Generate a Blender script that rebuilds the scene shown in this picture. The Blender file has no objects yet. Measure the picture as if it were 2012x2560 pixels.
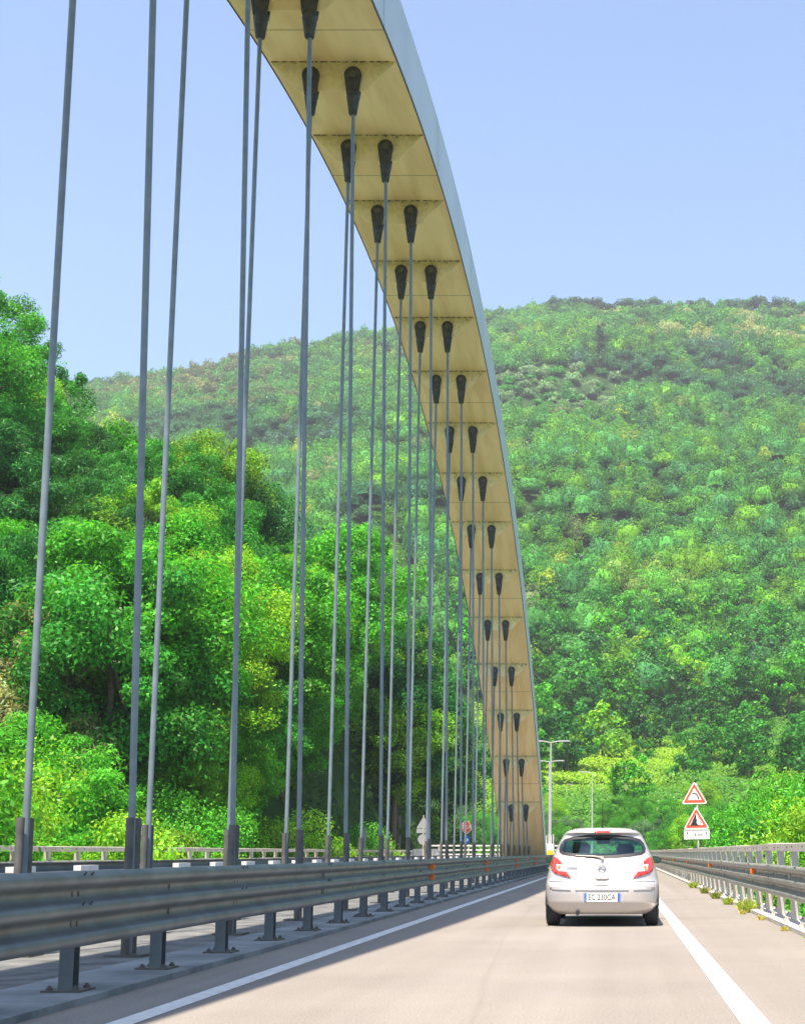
import bpy, bmesh, math, random
import numpy as np
from mathutils import Vector, Matrix

# ------------------------------------------------------------------ camera, sky, sun, exposure
S = bpy.context.scene
C = S.collection
F_PX, VPX, VPY, IW, IH = 3620.0, 1545.0, 2131.0, 2012.0, 2560.0
PPX, PPY = 1545.0, 1680.0      # optical centre: the photograph is a crop of a larger frame
CAM_H = 1.11
cd = bpy.data.cameras.new('camera'); cam = bpy.data.objects.new('camera', cd); C.objects.link(cam)
cd.sensor_fit = 'VERTICAL'; cd.sensor_height = 36.0; cd.lens = F_PX/IH*36.0
cd.shift_x = (IW/2-PPX)/IH; cd.shift_y = (PPY-IH/2)/IH
cd.clip_start = 0.1; cd.clip_end = 6000
cam.location = (0, 0, CAM_H); cam.rotation_euler = (math.pi/2+math.atan((VPY-PPY)/F_PX), 0, 0)
S.camera = cam

SUN_DIR = Vector((-0.12, -0.42, 1.0)).normalized()
w = bpy.data.worlds.new('World'); S.world = w; w.use_nodes = True
nt = w.node_tree; nt.nodes.clear()
sky = nt.nodes.new('ShaderNodeTexSky'); sky.sky_type = 'NISHITA'; sky.sun_disc = False
sky.sun_elevation = math.asin(SUN_DIR.z); sky.sun_rotation = math.atan2(SUN_DIR.x, SUN_DIR.y)
sky.air_density = 1.3; sky.dust_density = 1.2; sky.ozone_density = 5.0; sky.altitude = 100
bg = nt.nodes.new('ShaderNodeBackground'); bg.inputs['Strength'].default_value = 0.12
wo = nt.nodes.new('ShaderNodeOutputWorld')
nt.links.new(sky.outputs[0], bg.inputs[0]); nt.links.new(bg.outputs[0], wo.inputs[0])
sl = bpy.data.lights.new('sun', 'SUN'); sl.energy = 5.0; sl.angle = math.radians(0.5); sl.color = (1.0, 0.89, 0.75)
so = bpy.data.objects.new('sun', sl); C.objects.link(so)
so.rotation_euler = SUN_DIR.to_track_quat('Z', 'Y').to_euler()
S.view_settings.view_transform = 'Standard'; S.view_settings.look = 'None'
S.view_settings.exposure = 1.12; S.view_settings.gamma = 1.0
S.cycles.max_bounces = 7; S.cycles.diffuse_bounces = 4; S.cycles.transparent_max_bounces = 12
S.cycles.sample_clamp_indirect = 8.0

# ------------------------------------------------------------------ materials
def new_mat(name):
    m = bpy.data.materials.new(name); m.use_nodes = True
    nt = m.node_tree; return m, nt, nt.nodes['Principled BSDF']
def noise(nt, scale, detail=4, vec='Object', rough=0.6):
    tc = nt.nodes.new('ShaderNodeTexCoord'); n = nt.nodes.new('ShaderNodeTexNoise')
    n.inputs['Scale'].default_value = scale; n.inputs['Detail'].default_value = detail; n.inputs['Roughness'].default_value = rough
    nt.links.new(tc.outputs[vec], n.inputs['Vector']); return n
def ramp(nt, src, stops):
    r = nt.nodes.new('ShaderNodeValToRGB'); e = r.color_ramp.elements
    while len(e) < len(stops): e.new(0.5)
    for k, (p, c) in enumerate(stops): e[k].position = p; e[k].color = (*c, 1)
    nt.links.new(src, r.inputs[0]); return r
def mixc(nt, a, b, fac, mode='MIX'):
    n = nt.nodes.new('ShaderNodeMix'); n.data_type = 'RGBA'; n.blend_type = mode
    for s, v in ((n.inputs[6], a), (n.inputs[7], b), (n.inputs[0], fac)):
        if hasattr(v, 'is_output'): nt.links.new(v, s)
        elif isinstance(v, tuple): s.default_value = (*v, 1)
        else: s.default_value = v
    return n.outputs[2]
def mat(name, c1, c2=None, scale=3.0, rough=0.6, metal=0.0, bump=0.0, bscale=None, spec=0.5, vec='Object', lo=0.35, hi=0.65):
    m, nt, b = new_mat(name)
    b.inputs['Roughness'].default_value = rough; b.inputs['Metallic'].default_value = metal
    b.inputs['Specular IOR Level'].default_value = spec
    if c2 is None: c2 = tuple(x*0.82 for x in c1)
    n = noise(nt, scale, 6, vec); r = ramp(nt, n.outputs[0], [(lo, c2), (hi, c1)])
    nt.links.new(r.outputs[0], b.inputs['Base Color'])
    if bump:
        n2 = noise(nt, bscale or scale*8, 4, vec); bp = nt.nodes.new('ShaderNodeBump')
        bp.inputs['Strength'].default_value = bump; bp.inputs['Distance'].default_value = 0.02
        nt.links.new(n2.outputs[0], bp.inputs['Height']); nt.links.new(bp.outputs[0], b.inputs['Normal'])
    return m

def road_material(name, c_lo, c_hi):
    m, nt, b = new_mat(name)
    b.inputs['Roughness'].default_value = 0.9; b.inputs['Specular IOR Level'].default_value = 0.25
    n1 = noise(nt, 0.35, 5); r1 = ramp(nt, n1.outputs[0], [(0.3, c_lo), (0.7, c_hi)])
    n2 = noise(nt, 55, 3); r2 = ramp(nt, n2.outputs[0], [(0.3, (0.70, 0.70, 0.70)), (0.7, (1.18, 1.18, 1.18))])
    # wheel tracks run lengthwise
    tc = nt.nodes.new('ShaderNodeTexCoord'); mp = nt.nodes.new('ShaderNodeMapping'); mp.inputs['Scale'].default_value = (1.6, 0.03, 1)
    n3 = nt.nodes.new('ShaderNodeTexNoise'); n3.inputs['Scale'].default_value = 1.0; n3.inputs['Detail'].default_value = 3
    nt.links.new(tc.outputs['Object'], mp.inputs[0]); nt.links.new(mp.outputs[0], n3.inputs['Vector'])
    r3 = ramp(nt, n3.outputs[0], [(0.3, (0.9, 0.89, 0.88)), (0.7, (1.06, 1.06, 1.06))])
    c = mixc(nt, r1.outputs[0], r2.outputs[0], 1.0, 'MULTIPLY'); c = mixc(nt, c, r3.outputs[0], 1.0, 'MULTIPLY')
    # thin meandering cracks
    n4 = nt.nodes.new('ShaderNodeTexNoise'); n4.inputs['Scale'].default_value = 0.22; n4.inputs['Detail'].default_value = 3
    mp4 = nt.nodes.new('ShaderNodeMapping'); mp4.inputs['Scale'].default_value = (1.0, 0.07, 1); nt.links.new(tc.outputs['Object'], mp4.inputs[0]); nt.links.new(mp4.outputs[0], n4.inputs['Vector'])
    mth = nt.nodes.new('ShaderNodeMath'); mth.operation = 'SUBTRACT'; mth.inputs[1].default_value = 0.5; nt.links.new(n4.outputs[0], mth.inputs[0])
    ab = nt.nodes.new('ShaderNodeMath'); ab.operation = 'ABSOLUTE'; nt.links.new(mth.outputs[0], ab.inputs[0])
    r4 = ramp(nt, ab.outputs[0], [(0.0, (0.75, 0.73, 0.71)), (0.0012, (1, 1, 1))])
    c = mixc(nt, c, r4.outputs[0], 0.35, 'MULTIPLY')
    nt.links.new(c, b.inputs['Base Color'])
    bp = nt.nodes.new('ShaderNodeBump'); bp.inputs['Strength'].default_value = 0.35; bp.inputs['Distance'].default_value = 0.004
    nt.links.new(n2.outputs[0], bp.inputs['Height']); nt.links.new(bp.outputs[0], b.inputs['Normal'])
    return m

M = {}
M['asphalt'] = road_material('asphalt', (0.232, 0.208, 0.182), (0.282, 0.252, 0.220))
M['line'] = mat('line_paint', (0.82, 0.8, 0.76), (0.6, 0.58, 0.54), 9, 0.7, bump=0.2)
M['concrete'] = mat('concrete', (0.52, 0.47, 0.42), (0.33, 0.3, 0.27), 1.7, 0.9, bump=0.5, bscale=30, lo=.3, hi=.6)
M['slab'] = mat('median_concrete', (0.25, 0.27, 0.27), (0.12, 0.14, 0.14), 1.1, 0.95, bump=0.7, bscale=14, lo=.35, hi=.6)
M['galv'] = mat('galvanised_steel', (0.145, 0.175, 0.185), (0.085, 0.105, 0.112), 2.5, 0.45, 0.3, bump=0.05)  # steel toned dark and bluish, the median rail's shade put into its colour
M['galv_sunlit'] = mat('sunlit_beam', (0.30, 0.285, 0.25), (0.20, 0.195, 0.18), 2.5, 0.45, 0.3, bump=0.05)  # same steel as galv, with the sunlit cream put into its colour
M['gravel'] = mat('median_gravel', (0.20, 0.20, 0.19), (0.07, 0.075, 0.07), 2.2, 1.0, bump=1.0, bscale=40, lo=.3, hi=.65)  # gravel colour darkened to stand in for shade over the median
M['galv_light'] = mat('weathered_zinc', (0.60, 0.54, 0.46), (0.46, 0.40, 0.33), 3, 0.6, 0.15)
M['bolt'] = mat('dark_bolt', (0.05, 0.05, 0.05), None, 5, 0.5, 0.4)
M['orange'] = mat('orange_reflector', (0.9, 0.22, 0.02), (0.8, 0.18, 0.02), 20, 0.3)
M['rod'] = mat('hanger_coat', (0.18, 0.225, 0.245), (0.13, 0.165, 0.185), 4, 0.38, 0.0)
M['sleeve'] = mat('sleeve_steel', (0.13, 0.12, 0.105), (0.07, 0.07, 0.065), 6, 0.6, 0.1)
M['socket'] = mat('socket_cast_iron', (0.075, 0.08, 0.08), (0.035, 0.04, 0.04), 9, 0.5, 0.3, bump=0.3)
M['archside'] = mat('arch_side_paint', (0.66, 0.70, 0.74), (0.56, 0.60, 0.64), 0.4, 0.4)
M['seam'] = mat('seam_dirt', (0.10, 0.085, 0.05), (0.3, 0.25, 0.15), 9, 0.9)
M['whitebox'] = mat('white_plastic', (0.75, 0.73, 0.70), None, 4, 0.5)
M['yellow'] = mat('yellow_plastic', (0.85, 0.55, 0.04), None, 4, 0.5)
M['red'] = mat('sign_red', (0.80, 0.10, 0.03), (0.72, 0.08, 0.03), 20, 0.35)
M['white'] = mat('sign_white', (0.82, 0.80, 0.76), (0.76, 0.74, 0.7), 12, 0.4)
M['black'] = mat('sign_black', (0.02, 0.02, 0.025), None, 12, 0.5)
M['blue'] = mat('sign_blue', (0.03, 0.14, 0.6), None, 12, 0.4)
M['signback'] = mat('sign_back_grey', (0.38, 0.38, 0.4), None, 6, 0.6, 0.2)
M['bark'] = mat('bark', (0.17, 0.14, 0.10), (0.08, 0.065, 0.05), 8, 0.9, bump=0.5)
M['stone'] = mat('dry_stone', (0.42, 0.34, 0.27), (0.2, 0.16, 0.12), 3, 0.95, bump=0.8, bscale=6)
M['lamp'] = mat('lamp_grey', (0.55, 0.55, 0.52), None, 6, 0.5, 0.2)
M['wood'] = mat('pole_wood', (0.40, 0.33, 0.25), (0.25, 0.2, 0.15), 5, 0.9)

def soffit_material():
    m, nt, b = new_mat('arch_soffit_paint'); b.inputs['Roughness'].default_value = 0.45
    n = noise(nt, 0.5, 5); r = ramp(nt, n.outputs[0], [(0.3, (0.95, 0.74, 0.43)), (0.7, (0.98, 0.80, 0.48))])
    tc = nt.nodes.new('ShaderNodeTexCoord'); mp = nt.nodes.new('ShaderNodeMapping'); mp.inputs['Scale'].default_value = (2.6, 0.28, 0.28)
    n2 = nt.nodes.new('ShaderNodeTexNoise'); n2.inputs['Scale'].default_value = 1; n2.inputs['Detail'].default_value = 3
    nt.links.new(tc.outputs['Object'], mp.inputs[0]); nt.links.new(mp.outputs[0], n2.inputs['Vector'])
    r2 = ramp(nt, n2.outputs[0], [(0.35, (0.86, 0.8, 0.7)), (0.6, (1, 1, 1))])
    c = mixc(nt, r.outputs[0], r2.outputs[0], 1.0, 'MULTIPLY')
    nt.links.new(c, b.inputs['Base Color']); return m
M['soffit'] = soffit_material()
def plate_material():
    # cream paint with dark mould streaks growing near the weld
    m, nt, b = new_mat('anchor_plate_paint'); b.inputs['Roughness'].default_value = 0.7
    tc = nt.nodes.new('ShaderNodeTexCoord'); sep = nt.nodes.new('ShaderNodeSeparateXYZ'); nt.links.new(tc.outputs['Generated'], sep.inputs[0])
    n = noise(nt, 7, 6); add = nt.nodes.new('ShaderNodeMath'); add.operation = 'ADD'
    mu = nt.nodes.new('ShaderNodeMath'); mu.operation = 'MULTIPLY'; mu.inputs[1].default_value = 0.40
    nt.links.new(sep.outputs[2], mu.inputs[0]); nt.links.new(mu.outputs[0], add.inputs[0]); nt.links.new(n.outputs[0], add.inputs[1])
    r = ramp(nt, add.outputs[0], [(0.6, (0.85, 0.70, 0.38)), (0.95, (0.62, 0.53, 0.26)), (1.0, (0.3, 0.27, 0.13))])
    nt.links.new(r.outputs[0], b.inputs['Base Color']); return m
M['plate'] = plate_material()

def leaf_material(name, trans=0.42, warm=0.5):
    m = bpy.data.materials.new(name); m.use_nodes = True; nt = m.node_tree; nt.nodes.clear()
    at = nt.nodes.new('ShaderNodeAttribute'); at.attribute_name = 'Col'
    oi = nt.nodes.new('ShaderNodeObjectInfo')
    c = mixc(nt, at.outputs['Color'], oi.outputs['Color'], 1.0, 'MULTIPLY')
    d = nt.nodes.new('ShaderNodeBsdfDiffuse'); t = nt.nodes.new('ShaderNodeBsdfTranslucent'); g = nt.nodes.new('ShaderNodeBsdfGlossy')
    g.inputs['Roughness'].default_value = 0.45; g.inputs['Color'].default_value = (0.7, 0.75, 0.6, 1)
    c2 = mixc(nt, c, (1.35, 1.25, 0.6), 1.0, 'MULTIPLY')
    nt.links.new(c, d.inputs[0]); nt.links.new(c2, t.inputs[0])
    mx = nt.nodes.new('ShaderNodeMixShader'); mx.inputs[0].default_value = trans
    nt.links.new(d.outputs[0], mx.inputs[1]); nt.links.new(t.outputs[0], mx.inputs[2])
    mg = nt.nodes.new('ShaderNodeMixShader'); mg.inputs[0].default_value = 0.02
    nt.links.new(mx.outputs[0], mg.inputs[1]); nt.links.new(g.outputs[0], mg.inputs[2])
    o = nt.nodes.new('ShaderNodeOutputMaterial'); nt.links.new(mg.outputs[0], o.inputs[0]); return m
M['leaf'] = leaf_material('foliage')

# ------------------------------------------------------------------ mesh helpers
class MB:
    def __init__(s): s.v = []; s.f = []; s.m = []; s.sm = []
    def add(s, vs, fs, mi=0, smooth=False):
        o = len(s.v); s.v += [tuple(p) for p in vs]
        for f in fs: s.f.append(tuple(o+i for i in f)); s.m.append(mi); s.sm.append(smooth)
    def box(s, x0, x1, y0, y1, z0, z1, mi=0):
        v = [(x, y, z) for z in (z0, z1) for y in (y0, y1) for x in (x0, x1)]
        s.add(v, [(0, 2, 3, 1), (4, 5, 7, 6), (0, 1, 5, 4), (2, 6, 7, 3), (0, 4, 6, 2), (1, 3, 7, 5)], mi)
    def tube(s, pts, rad, n=10, mi=0, caps=True, smooth=True):
        pts = [Vector(p) for p in pts]; rad = rad if hasattr(rad, '__len__') else [rad]*len(pts)
        vs = []; up0 = None
        for i, p in enumerate(pts):
            d = (pts[min(i+1, len(pts)-1)] - pts[max(i-1, 0)]).normalized()
            a = Vector((1, 0, 0)) if abs(d.x) < 0.9 else Vector((0, 1, 0))
            u = d.cross(a).normalized(); v = d.cross(u)
            for k in range(n):
                t = 2*math.pi*k/n; vs.append(p + (u*math.cos(t)+v*math.sin(t))*rad[i])
        fs = []
        for i in range(len(pts)-1):
            for k in range(n):
                a = i*n+k; b = i*n+(k+1) % n; fs.append((a, b, b+n, a+n))
        s.add(vs, fs, mi, smooth)
        if caps:
            s.add(vs[:n], [tuple(range(n))[::-1]], mi); s.add(vs[-n:], [tuple(range(n))], mi)
    def prism(s, poly, fn, d0, d1, mi=0):
        """poly of (a,b); fn(a,b,d) -> point; solid between d0 and d1"""
        n = len(poly)
        vs = [fn(a, b, d0) for a, b in poly] + [fn(a, b, d1) for a, b in poly]
        fs = [tuple(range(n))[::-1], tuple(range(n, 2*n))] + [(i, (i+1) % n, n+(i+1) % n, n+i) for i in range(n)]
        s.add(vs, fs, mi)
    def build(s, name, mats, parent=None, fix=True):
        me = bpy.data.meshes.new(name); me.from_pydata(s.v, [], s.f)
        for m in (mats if isinstance(mats, (list, tuple)) else [mats]): me.materials.append(m)
        me.polygons.foreach_set('material_index', s.m); me.polygons.foreach_set('use_smooth', s.sm)
        if fix:
            bm = bmesh.new(); bm.from_mesh(me); bmesh.ops.recalc_face_normals(bm, faces=bm.faces); bm.to_mesh(me); bm.free()
        o = bpy.data.objects.new(name, me); C.objects.link(o); o.parent = parent; return o
def tag(o, label=None, cat=None, group=None, kind=None):
    if label: o['label'] = label
    if cat: o['category'] = cat
    if group: o['group'] = group
    if kind: o['kind'] = kind
    return o
def empty(name, loc=(0, 0, 0), rz=0.0):
    o = bpy.data.objects.new(name, None); C.objects.link(o); o.location = loc; o.rotation_euler = (0, 0, rz); return o
def dup(root, loc=None, rz=None, scale=None):
    r = root.copy(); C.objects.link(r)
    if loc is not None: r.location = loc
    if rz is not None: r.rotation_euler = (0, 0, rz)
    if scale is not None: r.scale = scale
    for ch in list(root.children):
        c = ch.copy(); C.objects.link(c); c.parent = r
        for g in ch.children: d = g.copy(); C.objects.link(d); d.parent = c
    return r
ORD = ['first', 'second', 'third', 'fourth', 'fifth', 'sixth', 'seventh', 'eighth', 'ninth', 'tenth', 'eleventh', 'twelfth', 'thirteenth',
       'fourteenth', 'fifteenth', 'sixteenth', 'seventeenth', 'eighteenth', 'nineteenth', 'twentieth']
def interp(x, pts): return float(np.interp(x, [p[0] for p in pts], [p[1] for p in pts]))

# ------------------------------------------------------------------ ground
def xoff(Y): return 0.0 if Y < 90 else -(Y-90)**2/1400.0
S_L = [(-.60, 1.0), (-.43, .74), (-.395, .62), (-.36, .58), (-.31, .66), (-.28, .55), (-.26, .42), (-.21, .33), (-.17, .37), (-.14, .33), (-.11, .20), (-.08, .0), (0, -.05)]
RR = [(-.6, .32), (-.40, .322), (-.36, .325), (-.32, .331), (-.29, .338), (-.254, .348), (-.22, .354), (-.193, .358), (-.157, .364), (-.088, .377), (-.036, .381), (.05, .379), (.2, .382)]
def sstep(a, b, x): t = np.clip((x-a)/(b-a), 0, 1); return t*t*(3-2*t)
def wob(X, Y, s, k=0):
    return (np.sin(X/s+1.3*k+1.7*np.sin(Y/s/1.7+k))+np.sin(Y/s*1.13+2.1*k+1.3*np.sin(X/s/1.4-k)))*0.5
def terrain(X, Y):
    X = np.asarray(X, float); Y = np.asarray(Y, float)
    t = X/np.maximum(Y, 20.0)
    base = -8.0 + 7.4*sstep(84, 94, Y)
    # wooded left bank
    s = np.interp(t, [p[0] for p in S_L], [p[1] for p in S_L])
    left = -5.0 + s*np.clip(Y-50, 0, 38) + wob(X, Y, 9, 1)*0.8
    left = np.where(Y > 110, left*(1-sstep(110, 190, Y))-0.6, left)
    wl = sstep(-14.8, -18.5, X)
    z = base*(1-wl)+np.maximum(left, base)*wl
    # far hill
    rr = np.interp(t, [p[0] for p in RR], [p[1] for p in RR])+.013
    k = (rr*850 - 8 - 24)/580.0
    far = np.clip(Y-150, 0, 120)*0.2 + np.clip(Y-270, 0, 580)*k - np.clip(Y-850, 0, 2000)*0.25
    ramp_ = sstep(270, 360, Y)*(1-sstep(760, 850, Y))
    far = far + ramp_*(wob(X, Y, 47, 2)*9 + wob(X, Y, 19, 3)*3.5) + sstep(150, 200, Y)*wob(X, Y, 14, 5)*0.8
    z = z + sstep(140, 170, Y)*(np.maximum(far, -8)-np.minimum(z, 0)*0) if False else np.where(Y > 150, np.maximum(z, far), z)
    edge = sstep(700, 1400, np.abs(X))
    return z*(1-edge*0.7)
def build_ground():
    xs = np.concatenate([np.linspace(-2600, -420, 14), np.arange(-400, -60, 10), np.arange(-60, 60, 3), np.arange(60, 300, 10), np.linspace(320, 2600, 14)])
    ys = np.concatenate([np.linspace(-1200, -40, 10), np.arange(-30, 200, 3), np.arange(200, 900, 9), np.linspace(920, 3600, 20)])
    Xg, Yg = np.meshgrid(xs, ys); Zg = terrain(Xg, Yg)
    n = len(xs); v = np.stack([Xg.ravel(), Yg.ravel(), Zg.ravel()], 1)
    f = [(j*n+i, j*n+i+1, (j+1)*n+i+1, (j+1)*n+i) for j in range(len(ys)-1) for i in range(n-1)]
    me = bpy.data.meshes.new('ground'); me.from_pydata(v.tolist(), [], f)
    me.polygons.foreach_set('use_smooth', [True]*len(f))
    m, nt, b = new_mat('forest_floor'); b.inputs['Roughness'].default_value = 1.0; b.inputs['Specular IOR Level'].default_value = 0.1
    n1 = noise(nt, 0.25, 6); r1 = ramp(nt, n1.outputs[0], [(0.3, (0.012, 0.035, 0.01)), (0.55, (0.03, 0.075, 0.018)), (0.8, (0.08, 0.13, 0.035))])
    nt.links.new(r1.outputs[0], b.inputs['Base Color'])
    me.materials.append(m)
    o = bpy.data.objects.new('ground', me); C.objects.link(o); tag(o, kind='structure')
build_ground()

# ------------------------------------------------------------------ road, markings, kerbs, median slab, deck
def strip(name, x0, x1, z, m, y0=-14.0, y1=230.0, kind='structure', thick=None):
    mb = MB(); ys = [y0, 0, 20, 40, 60, 80, 90] + list(range(96, int(y1)+1, 6)); ys = [y for y in ys if y >= y0 and y <= y1]
    if ys[-1] < y1: ys.append(y1)
    n = len(ys)
    if thick is None:
        vs = [(x+xoff(y), y, z) for y in ys for x in (x0, x1)]
        mb.add(vs, [(2*i, 2*i+1, 2*i+3, 2*i+2) for i in range(n-1)])
    else:
        vs = [(x+xoff(y), y, zz) for y in ys for x, zz in ((x0, z-thick), (x1, z-thick), (x1, z), (x0, z))]
        fs = []
        for i in range(n-1):
            a = 4*i
            for k in range(4): fs.append((a+k, a+(k+1) % 4, a+4+(k+1) % 4, a+4+k))
        fs += [(0, 1, 2, 3), (4*n-4, 4*n-3, 4*n-2, 4*n-1)]
        mb.add(vs, fs)
    o = mb.build(name, m, fix=thick is not None)
    if kind: o['kind'] = kind
    return o
KL, KR = -3.94, 2.44
strip('road', KL, KR, 0.0, M['asphalt'])
strip('road', -13.55, -7.75, 0.0, M['asphalt'])
strip('road_marking', -3.33, -3.15, 0.004, M['line'])
strip('road_marking', 0.80, 0.99, 0.004, M['line'])
strip('road_marking', -8.3, -8.14, 0.004, M['line'])
strip('road_marking', -13.2, -13.04, 0.004, M['line'])
o = strip('median', -7.75, KL, 0.04, M['gravel'], thick=0.5, y1=160)
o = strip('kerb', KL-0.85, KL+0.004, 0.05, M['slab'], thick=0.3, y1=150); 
strip('kerb', KR, 3.02, 0.065, M['concrete'], thick=0.55, y1=150)
strip('kerb', -14.4, -13.55, 0.11, M['concrete'], thick=0.55, y1=150)
strip('bridge_deck', -14.3, 2.95, -0.06, M['concrete'], thick=1.1, y1=92)
# flat verge beyond the far end
strip('verge', -34, -14.4, -0.05, mat('verge_grass', (0.09, 0.13, 0.03), (0.2, 0.18, 0.08), 0.5, 1.0), y0=93, y1=160)
strip('verge', 3.02, 9, -0.05, bpy.data.materials['verge_grass'], y0=92, y1=160)

# ------------------------------------------------------------------ guard rails
def thrie_profile(zc_top=0.965, amp=0.045):
    pts = []
    for i in range(31):
        u = i/30.0; z = zc_top - u*0.508
        ph = (z-(zc_top-0.055))/0.199*2*math.pi
        x = amp*math.tanh(1.8*math.cos(ph))/math.tanh(1.8)
        pts.append((x, z))
    return pts
def beam(mb, xf, sgn, y0, y1, step=2.0, mi=0, rail_wob=0.0, dz0=0.0):
    """three-wave steel beam whose crests face sgn"""
    pr = thrie_profile(); ys = np.arange(y0, y1+0.01, step); n = len(pr)
    vs = []
    for y in ys:
        dx = rail_wob*math.sin(y*0.9)+rail_wob*0.6*math.sin(y*2.3); dz = dz0+rail_wob*0.5*math.sin(y*0.53+1)
        for d in (0, 1):
            for (x, z) in (pr if d == 0 else pr[::-1]):
                vs.append((xf+xoff(y)+sgn*(x-d*0.006)+dx, y, z+dz))
    m2 = 2*n
    fs = [(i*m2+k, i*m2+(k+1) % m2, (i+1)*m2+(k+1) % m2, (i+1)*m2+k) for i in range(len(ys)-1) for k in range(m2)]
    mb.add(vs, fs, mi, True)
    mb.f.append(tuple(len(mb.v)-len(vs)+k for k in range(m2))); mb.m.append(mi); mb.sm.append(False)

def slots(mb, xf, sgn, ys, mi=1, dz=0.0):
    for j, y in enumerate(ys):
        for zz in (0.811+dz, 0.612+dz):      # valleys
            for dy in ((-0.055, 0.055) if j % 2 == 0 else (0.0,)):
                xx = xf+xoff(y)+sgn*(-0.0435)
                mb.box(min(xx, xx+sgn*0.003), max(xx, xx+sgn*0.003), y+dy-0.011, y+dy+0.011, zz-0.03, zz+0.03, mi)
        if j % 2 == 0:
            for zz in (0.951+dz, 0.752+dz):
                for dy in (-0.07, 0.07):
                    x0 = xf+xoff(y)+sgn*0.0375
                    mb.tube([(x0, y+dy, zz-0.012), (x0+sgn*0.006, y+dy+0.02, zz+0.006)], 0.008, 6, mi)

def reflector(xf, sgn, y, parent, z=0.811):
    mb = MB(); x0 = xf+xoff(y)-sgn*0.036
    fn = lambda a, b, d: (x0+sgn*a, y+d, z+b)
    mb.prism([(0, -.06), (0.07, -.055), (0.10, -.02), (0.10, .03), (0.06, .065), (0, .07)], fn, -0.02, 0.02)
    return mb.build('reflector', M['orange'], parent)

# median barrier beside our lane
PY0, PSTEP = 4.88, 2.17
OFFP = 0.62
def median_barrier(xf, sgn, label, npost, slotted=True):
    root = tag(empty('guard_rail', (xf, 0, 0)), label, 'guard rail')
    inv = lambda o: setattr(o, 'location', (-xf, 0, 0))
    mb = MB(); beam(mb, xf, sgn, -6.0, 150.0, 1.0, 0, 0.006, .02)
    # overlapping splice plates give each joint a visible step
    if slotted: slots(mb, xf, sgn, np.arange(5.75, 90, 2.07), dz=.02)
    o = mb.build('beam', [M['galv'], M['bolt']], root, fix=False); inv(o)
    bm = bmesh.new(); bm.from_mesh(o.data); bmesh.ops.recalc_face_normals(bm, faces=bm.faces); bm.to_mesh(o.data); bm.free()
    xp = xf-sgn*OFFP
    proto = None
    for i in range(npost):
        y = PY0+PSTEP*i
        if proto is None:
            mb = MB()
            mb.box(-0.055, 0.055, -0.065, -0.057, 0, 0.80); mb.box(-0.055, 0.055, 0.057, 0.065, 0, 0.80); mb.box(-0.005, 0.005, -0.057, 0.057, 0, 0.80)
            x1 = 0.14 if sgn > 0 else -0.14
            mb.box(min(0.056*sgn, 0.575*sgn), max(0.056*sgn, 0.575*sgn), -0.04, 0.04, 0.62, 0.80)
            p = mb.build('post', M['galv'], root); p.location = (xp-xf, y, 0.05)
            mb = MB(); mb.box(-0.15, 0.15, -0.17, 0.17, 0.0, 0.016)
            for bx in (-0.1, 0.1):
                for by in (-0.12, 0.12): mb.tube([(bx, by, 0.0), (bx, by, 0.05)], 0.014, 6); mb.tube([(bx, by, 0.016), (bx, by, 0.034)], 0.026, 6)
            bp = mb.build('base_plate', M['sleeve'], p)
            proto = p
        else:
            p = proto.copy(); C.objects.link(p); p.parent = root; p.location = (xp-xf+xoff(y), y, 0.05)
            c = proto.children[0].copy(); C.objects.link(c); c.parent = p
    return root
R1 = median_barrier(-3.62, 1, 'shaded three-wave steel guard rail along the median, left of the car lane', 58)
for y in (28.4, 40.2, 52, 63.5, 75):
    for z in (0.831, 0.632):
        r = reflector(-3.62, 1, y, R1, z); r.location = (3.62, 0, 0)
OFFP = 0.3
R2 = median_barrier(-7.35, -1, 'steel guard rail seen from behind, on the far side of the median', 50, False)
# light spacer boxes on the back of that rail
mb0 = MB(); mb0.box(-0.05, 0.05, -0.33, 0.33, 0, 0.07); sp0 = None
for i in range(44):
    y = 9+PSTEP*i
    if sp0 is None: sp0 = mb0.build('spacer', M['whitebox'], R2); sp = sp0
    else: sp = sp0.copy(); C.objects.link(sp); sp.parent = R2
    sp.location = (0.13+xoff(y), y, 0.868)

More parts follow.
